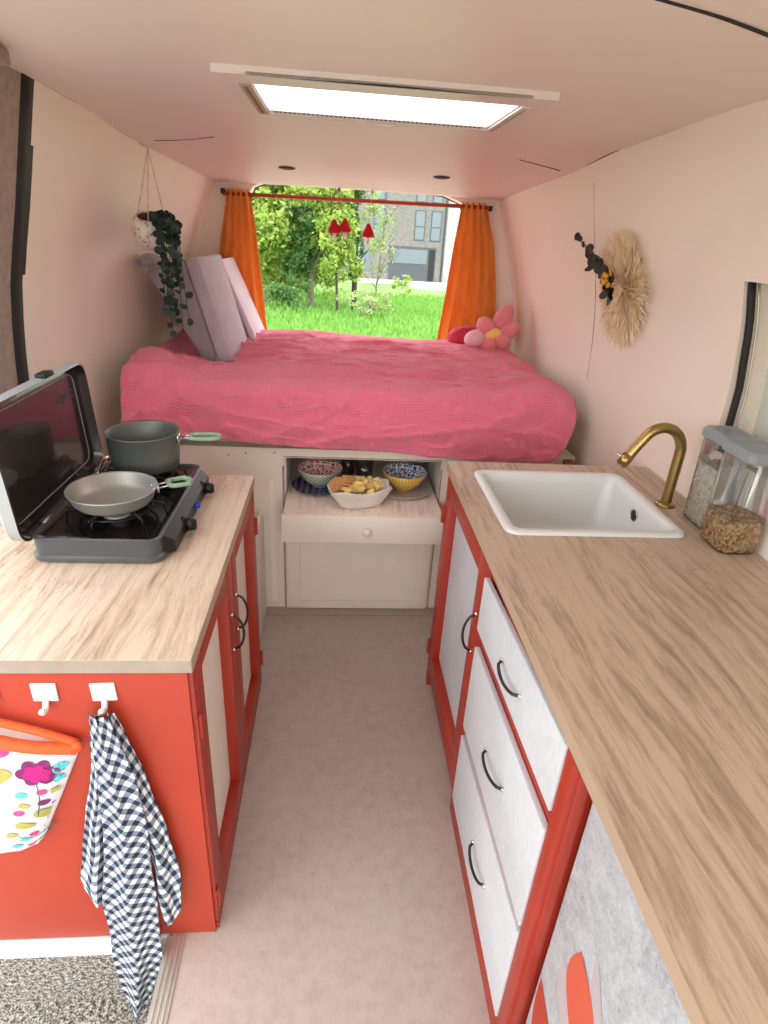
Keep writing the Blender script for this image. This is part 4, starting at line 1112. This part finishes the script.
# ------------------------------------------------------------------ palm fan on the right wall
fy, fz = 2.165, 1.460; fxw = wx(1, fy, fz) - .006
pf = thing('palm_fan', 'round dried palm fan with spiky fronds on right wall', 'wall decoration', (fxw, fy, fz))
rp = random.Random(9)
def wallp(y, z, off): return Vector((wx(1, y, z) - off, y, z))
bm = B(); rings = []
for (k, off) in ((.02, .026), (.3, .022), (.6, .016), (.85, .010), (.9, .002)):
    rings.append([wallp(fy + .155 * k * math.cos(a * PI / 24), fz + .155 * k * math.sin(a * PI / 24), off) for a in range(48)])
loft(bm, rings); obj('woven_base', bm, 'straw', pf, True)
bm = B()
for k in range(850):
    a = rp.uniform(0, 2 * PI); lay = rp.random(); r0 = .015 + .135 * lay; r1 = r0 + rp.uniform(.05, .10)
    if math.sin(a) > .5: r1 = min(r1, .192)
    r1 = min(r1, rp.uniform(.19, .235))
    lift = .018 + .03 * (1 - lay) + rp.uniform(-.008, .018)
    da = rp.uniform(-.10, .10)
    p0 = wallp(fy + r0 * math.cos(a), fz + r0 * math.sin(a), .016 * (1 - lay) + .006); p1 = wallp(fy + r1 * math.cos(a + da), fz + r1 * math.sin(a + da), lift * (.7 if lay > .7 else 1))
    m = (p0 + p1) / 2 - Vector((.006, 0, 0))
    tube(bm, [p0, m, p1], [.0024, .0022, .0003], 4, cap=False)
o = obj('fronds', bm, 'straw', pf, False); o['kind'] = 'stuff'
sp = [(2.50, 1.606), (2.40, 1.592), (2.30, 1.545), (2.20, 1.511), (2.13, 1.488), (2.09, 1.44)]
# the sprig stands proud of the fan
stem = [Vector((wx(1, y, z) - .055 - .01 * i, y - .015 + .0 * i, z)) for i, (y, z) in enumerate(sp)]
bm = B(); tube(bm, curve(stem, 6), .0022, 5); sprig = obj('eucalyptus_sprig', bm, 'euc', pf, True)
bm = B(); sc_ = curve(stem, 6)
for i, p in enumerate(sc_):
    if i % 2 or (3 < i < 9 and i != 6): continue
    for q in range(3 if i > 8 else 2):
        d = Vector((rp.uniform(-.6, .1), rp.uniform(-1, 1), rp.uniform(-1, 1)))
        leaf(bm, p, d, rp.uniform(.026, .05) * (.7 if i < 8 else 1), Vector((-1, rp.uniform(-.6, .2), rp.uniform(-.4, .6))).normalized())
obj('sprig_leaves', bm, 'euc', sprig, True)
bm = B()
for k in range(14): ell(bm, Vector((stem[4].x - .01, 2.10, 1.492)) + Vector((rp.uniform(-.012, .012), rp.uniform(-.022, .022), rp.uniform(-.022, .022))), (.009, .009, .009), seg=8)
obj('yellow_flower', bm, 'yellow', pf, True)

# ------------------------------------------------------------------ right kitchen cabinet
XR = .374; ZR = .927
rc_ = thing('kitchen_cabinet', 'long red cabinet with white drawer fronts under the sink', 'cabinet', (.7, 1.2, 0))
bm = B(); box(bm, XR + .036, 1.035, .598, 1.79, .002, .72); box(bm, XR + .036, XR + .06, .598, 1.79, .72, ZR - .029); box(bm, 1.0, 1.035, .598, 1.79, .72, ZR - .029); box(bm, XR + .06, 1.0, .598, .62, .72, ZR - .029); box(bm, XR + .06, 1.0, 1.77, 1.79, .72, ZR - .029)
obj('carcass', bm, 'redd', rc_)
bm = B()
box(bm, XR + .003, XR + .022, .598, 1.79, .875, ZR - .03, .001)
box(bm, XR + .003, XR + .022, .598, .640, .002, .875, .001); box(bm, XR + .003, XR + .022, 1.175, 1.225, .002, .875, .001); box(bm, XR + .003, XR + .022, 1.77, 1.79, .002, .875, .001)
box(bm, XR + .004, XR + .022, .64, 1.175, .66, .76, .001); box(bm, XR + .004, XR + .022, .64, 1.175, .35, .44, .001); box(bm, XR + .003, XR + .022, .64, 1.175, .002, .10, .001)
obj('face_frame', bm, 'redd', rc_, 'auto')
bm = B(); box(bm, XR - .006, XR + .036, .603, .6395, .002, ZR - .03, .002); obj('end_post', bm, 'redd', rc_, 'auto')
dr_ = frame_door(rc_, XR, -1, 1.215, 1.775, .09, .885, .062, .06, .09, 'drawer', 'redd', 1.778, pdep=.028)
bpy.data.objects.get  # noqa
handle(dr_, (XR, 1.235, .60), (XR, 1.235, .72), (-1, 0, 0), sag=(0, 0, 0))
DR = ((.750, .898, .712, .864), (.432, .703, .395, .662), (.112, .412, .115, .358))
for k, (a0, a1, b0, b1) in enumerate(DR):
    ya, yb = (.640, 1.176) if k else (.640, 1.182)
    bm = B(); hexa(bm, [(XR - .010, ya, a0), (XR + .003, ya, a0), (XR + .003, yb, b0), (XR - .010, yb, b0), (XR - .010, ya, a1), (XR + .003, ya, a1), (XR + .003, yb, b1), (XR - .010, yb, b1)], bev=.0015)
    d = obj('drawer', bm, 'drawer', rc_, 'auto')
    h1, h0 = (((.968, .792), (.840, .810)), ((.967, .532), (.83, .567)), ((.942, .243), (.825, .256)))[k]
    handle(d, (XR - .010, h1[0], h1[1]), (XR - .010, h0[0], h0[1]), (-1, 0, 0), sag=(0, 0, -.010), bow=.017, pw=.3)
# lower fridge housing
fh = thing('appliance_housing', 'white marbled panel with red leaf print beside the red drawers', 'panel', (.7, .2, 0))
bm = B(); box(bm, .402, 1.035, -.3, .592, .002, ZR - .03, .002); obj('housing_body', bm, 'film', fh, 'auto')
def flat(bm, pts, mi, x=.4012):
    v = [bm.verts.new((x, p[0], p[1])) for p in pts]; f = bm.faces.new(v); f.material_index = mi
def leafshape(b, t, w, n=14, bias=.5):
    b, t = Vector(b), Vector(t); d = t - b; nn = Vector((-d.y, d.x)).normalized(); L = []; R_ = []
    for k in range(n + 1):
        s = k / n; ww = w * (math.sin(PI * s ** (bias * 1.4 + .3)))
        L.append(b + d * s + nn * ww); 
        if 0 < k < n: R_.append(b + d * s - nn * ww)
    return L + R_[::-1]
bm = B()
flat(bm, leafshape((.42, .10), (.585, .37), .062), 0, .4010)
flat(bm, leafshape((.40, .33), (.548, .52), .036, bias=.8), 2, .4014)
flat(bm, leafshape((.36, .33), (.47, .655), .036, bias=.5), 2, .4013)
flat(bm, leafshape((.39, .33), (.508, .600), .052, bias=1.2), 1, .4008)
obj('leaf_print', bm, ['p_leafr', 'p_leafo', 'p_leafg'], fh)

# worktop with the sink cut-out
bm = B(); plate_hole(bm, (XR - .006, 1.049), (-.3, 1.795), ZR - .028, ZR, (.462, .888), (1.305, 1.685))
o = obj('worktop', bm, ['oak', 'edge'], None, False, (.7, .75, ZR - .028))
for p in o.data.polygons:
    if p.normal.x < -.5 or abs(p.normal.y) > .5: p.material_index = 1
tag(o, 'long oak look worktop with an inset white sink', 'worktop')
sk_ = thing('sink', 'square white sink set into the right worktop', 'sink', (.675, 1.5, .77))
x0, x1, y0, y1 = .434, .917, 1.280, 1.712
def q3(i, z, r): return [(x, y, z) for x, y in rrect(x0 + i, x1 - i, y0 + i, y1 - i, r)]
bm = B(); loft(bm, [q3(0, ZR + .0005, .035), q3(.001, ZR + .006, .034), q3(.006, ZR + .009, .030), q3(.022, ZR + .009, .028), q3(.028, ZR + .004, .026), q3(.034, ZR - .02, .03), q3(.042, ZR - .13, .04), q3(.055, ZR - .155, .05), q3(.09, ZR - .162, .05)], cap0=False)
sb = obj('basin', bm, 'sink', sk_, True)
bm = B(); lathe(bm, [(.0, .001), (.03, .001), (.034, .003), (.036, 0)], (.675, 1.5, ZR - .162), 24); obj('drain', bm, 'chrome', sk_, True)
bm = B(); ell(bm, (.880, 1.50, .885), (.003, .016, .017)); obj('overflow_hole', bm, 'dark', sk_, True)
bm = B(); tube(bm, [(.879, 1.50 + .018 * math.cos(a * PI / 10), .885 + .018 * math.sin(a * PI / 10)) for a in range(20)], .0018, 5, closed=True); obj('overflow_ring', bm, 'chrome', sk_, True)

fc = thing('tap', 'curved brushed brass tap behind the sink', 'tap', (.957, 1.487, ZR))
bm = B(); lathe(bm, [(0, 0), (.027, 0), (.027, .005), (.02, .009), (.016, .012), (0, .012)], (.957, 1.487, ZR), 32); obj('base_ring', bm, 'brass', fc, True)
bm = B(); arc = [(.957, 1.487, ZR + .008), (.957, 1.487, 1.0), (.957, 1.487, 1.085)]
for k in range(1, 10):
    a = PI * k / 11; arc.append((.895 + .062 * math.cos(a), 1.487, 1.085 + .072 * math.sin(a)))
e = arc[-1]; arc += [(e[0] - .018, 1.487, e[2] - .028), (e[0] - .036, 1.487, e[2] - .058)]
pts = curve(arc, 5); tube(bm, pts, .0145, 20); obj('spout', bm, 'brass', fc, True)
d = (Vector(pts[-1]) - Vector(pts[-5])).normalized(); pe = Vector(pts[-1])
bm = B(); tube(bm, [pe - d * .012, pe + d * .022], .0165, 20); tube(bm, [pe + d * .022, pe + d * .026], .012, 16); nzl = obj('nozzle', bm, 'brass', fc, True)
bm = B(); tube(bm, [pe, pe + Vector((-.030, 0, .012))], .0028, 8); obj('lever', bm, 'chrome', nzl, True)

# storage containers
def container(label, xa, xb, ya, yb, h, fill, m, seed, z0=ZR):
    t = thing('food_container', label, 'food container', ((xa + xb) / 2, (ya + yb) / 2, z0), 'clear food containers on the right worktop')
    def rg(i, z, r=.018): return [(x, y, z) for x, y in rrect(xa + i, xb - i, ya + i, yb - i, r, 4)]
    bm = B(); loft(bm, [rg(.004, z0 + .001), rg(.0, z0 + .006), rg(-.004, z0 + h)], cap1=False)
    obj('clear_body', bm, 'clear', t, True)
    bm = B(); loft(bm, [rg(-.003, z0 + h - .004), rg(-.009, z0 + h), rg(-.009, z0 + h + .018), rg(-.004, z0 + h + .024), rg(.006, z0 + h + .024), rg(.012, z0 + h + .018)], smooth=True)
    l = obj('container_lid', bm, 'lidgrey', t, 'auto')
    bm = B(); xm = (xa + xb) / 2; loft(bm, [rg(.013, z0 + h + .0185, .014), rg(.014, z0 + h + .021, .014)]); obj('lid_flap', bm, 'lidgrey', l, 'auto')
    bm = B(); r = random.Random(seed); loft(bm, [rg(.007, z0 + .007), rg(.004, z0 + .02), rg(.003, z0 + fill - .004), rg(.02, z0 + fill - .001)])
    def fl(p, nn):
        s = r.uniform(.003, .006); tt = Vector((r.uniform(-1, 1), r.uniform(-1, 1), r.uniform(-1, 1))); nn = (nn + tt * .45).normalized(); a = nn.orthogonal().normalized(); a = Matrix.Rotation(r.uniform(0, 6), 3, nn) @ a; b = nn.cross(a)
        c0 = [bm.verts.new(p + a * s * math.cos(k * 1.2566) + b * s * .6 * math.sin(k * 1.2566) + nn * .0012 * math.cos(k * 2.5)) for k in range(5)]
        bm.faces.new(c0)
    for k in range(2600):
        f = r.randint(0, 4); u, v = r.random(), r.random(); g = .003
        zz = z0 + .008 + v * (fill - .008)
        if f == 0: fl(Vector((xa + g, lerp(ya + .01, yb - .01, u), zz)), Vector((-1, 0, 0)))
        elif f == 1: fl(Vector((xb - g, lerp(ya + .01, yb - .01, u), zz)), Vector((1, 0, 0)))
        elif f == 2: fl(Vector((lerp(xa + .01, xb - .01, u), ya + g, zz)), Vector((0, -1, 0)))
        elif f == 3: fl(Vector((lerp(xa + .01, xb - .01, u), yb - g, zz)), Vector((0, 1, 0)))
        else: fl(Vector((lerp(xa + .006, xb - .006, u), lerp(ya + .006, yb - .006, v), z0 + fill + r.uniform(-.002, .005))), Vector((0, 0, 1)))
    o = obj('dry_food', bm, m, None, False, ((xa + xb) / 2, (ya + yb) / 2, z0 + .007)); tag(o, 'toasted brown flakes filling the nearer container' if m == 'granola' else 'pale oats filling the container by the wall', 'dry food', kind='stuff')
    return t
container('tall clear container of pale oats nearest the tap', .968, 1.042, 1.322, 1.425, .235, .165, 'oats', 1)
container('clear container half filled with toasted flakes at picture edge', .945, 1.04, 1.195, 1.300, .240, .085, 'granola', 2)

# ------------------------------------------------------------------ outside
def gz(y): return -.6 - max(0, y - 8) * .035
bm = B(); t = B()
grid(t, 40, 60, lambda u, v: (lerp(-40, 45, u), lerp(9.0, 75, v), gz(lerp(9.0, 75, v)) + .08 * nz(u * 30, v * 40, 1, 2)))
merge(bm, t); g_ = obj('grass_field', bm, 'ground', None, True); g_['kind'] = 'structure'; g_['label'] = 'green grass ground behind the van'; g_['category'] = 'ground'
rg_ = random.Random(21); bm = B()
for k in range(26000):
    y = 10 + 22 * rg_.random() ** 1.1; x = rg_.uniform(-.28 * y, .34 * y); h = rg_.uniform(.10, .32); z = gz(y) - .04
    a = rg_.uniform(0, PI); w = rg_.uniform(.02, .05); dx, dy = w * math.cos(a), w * math.sin(a); lx_, ly = rg_.uniform(-.12, .12), rg_.uniform(-.12, .12)
    v = [bm.verts.new(p) for p in ((x - dx, y - dy, z), (x + dx, y + dy, z), (x + dx * .8 + lx_ * .5, y + dy * .8 + ly * .5, z + h * .6), (x + lx_, y + ly, z + h), (x - dx * .8 + lx_ * .5, y - dy * .8 + ly * .5, z + h * .6))]
    bm.faces.new(v)
bm2 = B(); box(bm2, -14, 14, -8, 9.2, -.72, -.60)  # unseen paving, added so light bounced into the van is not green
pk_ = obj('bounce_paving', bm2, 'bounce_grey', None); pk_['kind'] = 'structure'; pk_['label'] = 'unseen grey paving added around the van to keep bounced light neutral'; pk_['category'] = 'pavement'
tag(obj('grass_tufts', bm, 'grass', None), 'tall bright green grass behind the van', 'grass', kind='stuff')
def tree(name, label, x, y, h, trunk_r, blobs, leafm, barkm, nl, ls, seed, lean=0, branches=8, group='trees behind the van'):
    r = random.Random(seed); z0 = gz(y) - .1; t = thing(name, label, 'tree' if 'tree' in name else 'bush', (x, y, z0), group)
    bm = B()
    if trunk_r: tube(bm, curve([(x, y, z0), (x + lean * .3, y, z0 + h * .4), (x + lean, y, z0 + h)], 6), [lerp(trunk_r, trunk_r * .35, k / 12) for k in range(13)], 8)
    for k in range(branches):
        s = r.uniform(.0 if not trunk_r else .25, .9); b = Vector((x + lean * s, y, z0 + h * s)); a = r.uniform(0, 2 * PI); L = r.uniform(.5, 1.3) * h * .22
        tube(bm, curve([b, b + Vector((math.cos(a) * L * .5, math.sin(a) * L * .5, L * .5)), b + Vector((math.cos(a) * L, math.sin(a) * L, L * 1.2))], 3), max(.012, trunk_r * .18), 4)
    obj('trunk', bm, barkm, t, True)
    bm = B()
    tot = sum(b[3] * b[4] * b[5] for b in blobs) ** 1
    for (bx_, by_, bz, rx, ry, rz) in blobs:
        n = int(nl * (rx * ry * rz) / tot)
        cl = [(r.gauss(0, .5), r.gauss(0, .5), r.gauss(0, .5)) for _ in range(max(6, n // 45))]
        for k in range(n):
            c = r.choice(cl); px_ = max(-1.1, min(1.1, c[0] + r.gauss(0, .16))); py_ = c[1] + r.gauss(0, .16); pz_ = max(-1.1, min(1.1, c[2] + r.gauss(0, .16)))
            p = Vector((bx_ + px_ * rx, by_ + py_ * ry, bz + pz_ * rz)); s = ls * r.uniform(.6, 1.3)
            a = Vector((r.uniform(-1, 1), r.uniform(-1, 1), r.uniform(-1, 1))).normalized(); b = a.orthogonal().normalized(); 
            v = [bm.verts.new(q) for q in (p - a * s, p + b * s * .5, p + a * s, p - b * s * .5)]
            bm.faces.new(v)
    o = obj('foliage', bm, leafm, t); o['kind'] = 'stuff'
tree('leafy_tree', 'yellow green leafy tree filling the left of the rear view', -2.6, 23, 5.0, .10, [(-2.6, 23, 2.4, 1.1, 1.0, 1.0), (-1.6, 23, 2.6, 1.2, 1, .6), (-2.2, 22.5, 1.2, 1.0, 1, .9), (-.5, 23.5, 2.4, 1.0, .8, .6), (-2.6, 22.8, 0.2, .5, .6, .6)], 'leafy', 'bark', 9000, .12, 1)
tree('leafy_tree', 'pale trunked tree with ivy right of the left curtain', -.95, 22, 4.2, .13, [(-1.0, 22, 1.0, .8, .6, .8), (-.7, 21.8, 2.0, .9, .6, .7), (-1.4, 22, .1, .5, .5, .5)], 'leafd', 'bark', 4200, .10, 2)
tree('leafy_tree', 'dark ivy covered tree trunk in the middle of rear view', .58, 22.6, 4.2, .12, [(.55, 22.4, 2.6, .45, .35, .6), (.5, 22.4, 1.4, .30, .3, .8), (.5, 22.4, .2, .25, .3, .6), (.1, 22.4, 2.0, .5, .4, .6)], 'leafd', 'barkd', 3600, .085, 3)
tree('leafy_tree', 'thin young tree with light leaves before the grey building', .0, 21, 4.0, .05, [(-.1, 21, 1.6, .7, .5, .7), (.1, 21, .7, .6, .5, .6), (-.5, 21, 2.5, .8, .5, .4)], 'leafy', 'barkd', 4200, .085, 4, lean=-.3)
tree('leafy_tree', 'sparse pale twiggy tree right of the ivy covered trunk', 1.25, 21.5, 3.4, .04, [(1.3, 21.5, 1.2, .45, .5, 1.0), (1.1, 21.4, 2.3, .5, .4, .5)], 'leafp', 'bark', 1200, .055, 5, lean=.3, branches=18)
tree('bush', 'low twiggy bush at the foot of the trees', 1.0, 19.5, .9, .0, [(.8, 19.5, -.45, .75, .5, .32), (1.3, 19.4, -.5, .4, .4, .3)], 'leafp', 'bark', 900, .05, 6, branches=26, group='bushes behind the van')
tree('bush', 'green bush left among the tree trunks', -1.9, 21, .9, .0, [(-1.8, 21, -.45, .8, .5, .45)], 'leafd', 'barkd', 900, .07, 7, branches=6, group='bushes behind the van')
tree('bush', 'wide hedge of light green shrubs behind the tree trunks', -2.4, 27, 1.6, .0, [(-3.2, 27, -.3, 1.6, .6, .9), (-.9, 27, -.2, 1.5, .6, .9), (-2.2, 27, 1.2, 2.2, .6, 1.3)], 'leafy', 'barkd', 7000, .12, 17, branches=6, group='bushes behind the van')
tree('bush', 'small green bush in front of the building entrance', 3.0, 30, .8, .0, [(3.1, 30, -.75, .45, .5, .4)], 'leafy', 'barkd', 400, .07, 8, branches=4, group='bushes behind the van')
# building
YBd = 50; zb = gz(50) - .1
bd = thing('apartment_building', 'grey brick apartment building beyond the grass', 'building', (0, 55, zb))
bm = B(); box(bm, -16, 8.25, YBd, YBd + 10, zb, 12); obj('wall', bm, 'brick', bd)
bm = B(); box(bm, 8.25, 16, YBd + .8, YBd + 10, zb, 12); obj('white_wing', bm, 'render', bd)
bm = B(); tube(bm, [(8.1, YBd - .08, zb), (8.1, YBd - .08, 12)], .06, 8); obj('drainpipe', bm, 'bframe', bd)
for fl in range(5):
    for x in (-12, -9, -6, -3, 0, 2.6, 5.75, 7.0):
        z = 1.0 + 2.62 * fl
        if x < 5 and fl > 3: continue
        bm = B(); box(bm, x, x + .82, YBd - .03, YBd + .02, z, z + 2.1); w = obj('window', bm, 'bframe', bd)
        bm = B(); box(bm, x + .07, x + .75, YBd - .05, YBd - .03, z + .07, z + .93); box(bm, x + .07, x + .75, YBd - .05, YBd - .03, z + 1.0, z + 2.03); obj('pane', bm, 'bglass', w)
bm = B(); box(bm, 3.9, 7.6, YBd - .03, YBd + .02, zb + .15, .55); e_ = obj('entrance_recess', bm, 'bframe', bd)
bm = B(); box(bm, 4.2, 6.9, YBd - .06, YBd - .03, zb + 1.5, .35); obj('entrance_glass', bm, 'bglass', e_)
bm = B(); box(bm, 7.05, 7.5, YBd - .06, YBd - .03, zb + .2, .4); obj('entrance_door', bm, 'black', e_)
bm = B(); box(bm, -.5, 2.4, YBd - .03, YBd + .02, zb + .9, .4); obj('ground_floor_window', bm, 'bglass', bd)
bm = B(); box(bm, -16, 16, YBd - 9, YBd, gz(41) - .45, gz(46) + .0)
pv = obj('pavement', bm, 'render', None); pv['kind'] = 'structure'; pv['label'] = 'pale pavement in front of the building'; pv['category'] = 'pavement'
# low white wall pieces by the entrance
bm = B(); box(bm, 4.6, 8.3, 40.5, 40.8, gz(40) - .3, gz(40) + .22, .02); tag(obj('low_wall', bm, 'render', None), 'low pale garden wall in front of the building entrance', 'wall')

# ------------------------------------------------------------------ light
w = bpy.data.worlds.new('sky'); bpy.context.scene.world = w; w.use_nodes = True
nt = w.node_tree; bg = nt.nodes['Background']
tc = nt.nodes.new('ShaderNodeTexCoord'); sx = nt.nodes.new('ShaderNodeSeparateXYZ'); nt.links.new(tc.outputs['Generated'], sx.inputs[0])
rmp = nt.nodes.new('ShaderNodeValToRGB'); mp = nt.nodes.new('ShaderNodeMapRange'); mp.inputs['From Min'].default_value = -1
nt.links.new(sx.outputs['Z'], mp.inputs['Value']); nt.links.new(mp.outputs[0], rmp.inputs[0])
e = rmp.color_ramp.elements; e[0].position = .44; e[0].color = (.16, .15, .13, 1); e[1].position = .52; e[1].color = (.60, .61, .62, 1)
q = e.new(1.0); q.color = (.97, .985, 1, 1)
nt.links.new(rmp.outputs[0], bg.inputs[0]); bg.inputs[1].default_value = 6.6
def sun(name, rot, en, ang, col):
    l = bpy.data.lights.new(name, 'SUN'); l.energy = en; l.angle = math.radians(ang); l.color = col
    o = bpy.data.objects.new(name, l); C.objects.link(o); o.rotation_euler = rot; return o

# ------------------------------------------------------------------ camera
F, pitch, yaw, roll, cz = 589.04, .4459, .0951, .0624, 1.5989
cyw, syw, cp, sp_ = math.cos(yaw), math.sin(yaw), math.cos(pitch), math.sin(pitch)
f = Vector((syw * cp, cyw * cp, -sp_)); r = Vector((cyw, -syw, 0)); u = r.cross(f)
r2 = r * math.cos(roll) + u * math.sin(roll); u2 = -r * math.sin(roll) + u * math.cos(roll)
cam = bpy.data.cameras.new('camera'); co = bpy.data.objects.new('camera', cam); C.objects.link(co)
m = Matrix((r2, u2, -f)).transposed().to_4x4(); m.translation = Vector((0, 0, cz)); co.matrix_world = m
cam.sensor_fit = 'HORIZONTAL'; cam.sensor_width = 36; cam.lens = F / 768 * 36; cam.clip_start = .02; cam.clip_end = 300
sc = bpy.context.scene; sc.camera = co
vs = sc.view_settings; vs.view_transform = 'Standard'; vs.look = 'None'; vs.exposure = -.22; vs.gamma = 1; vs.use_curve_mapping = False
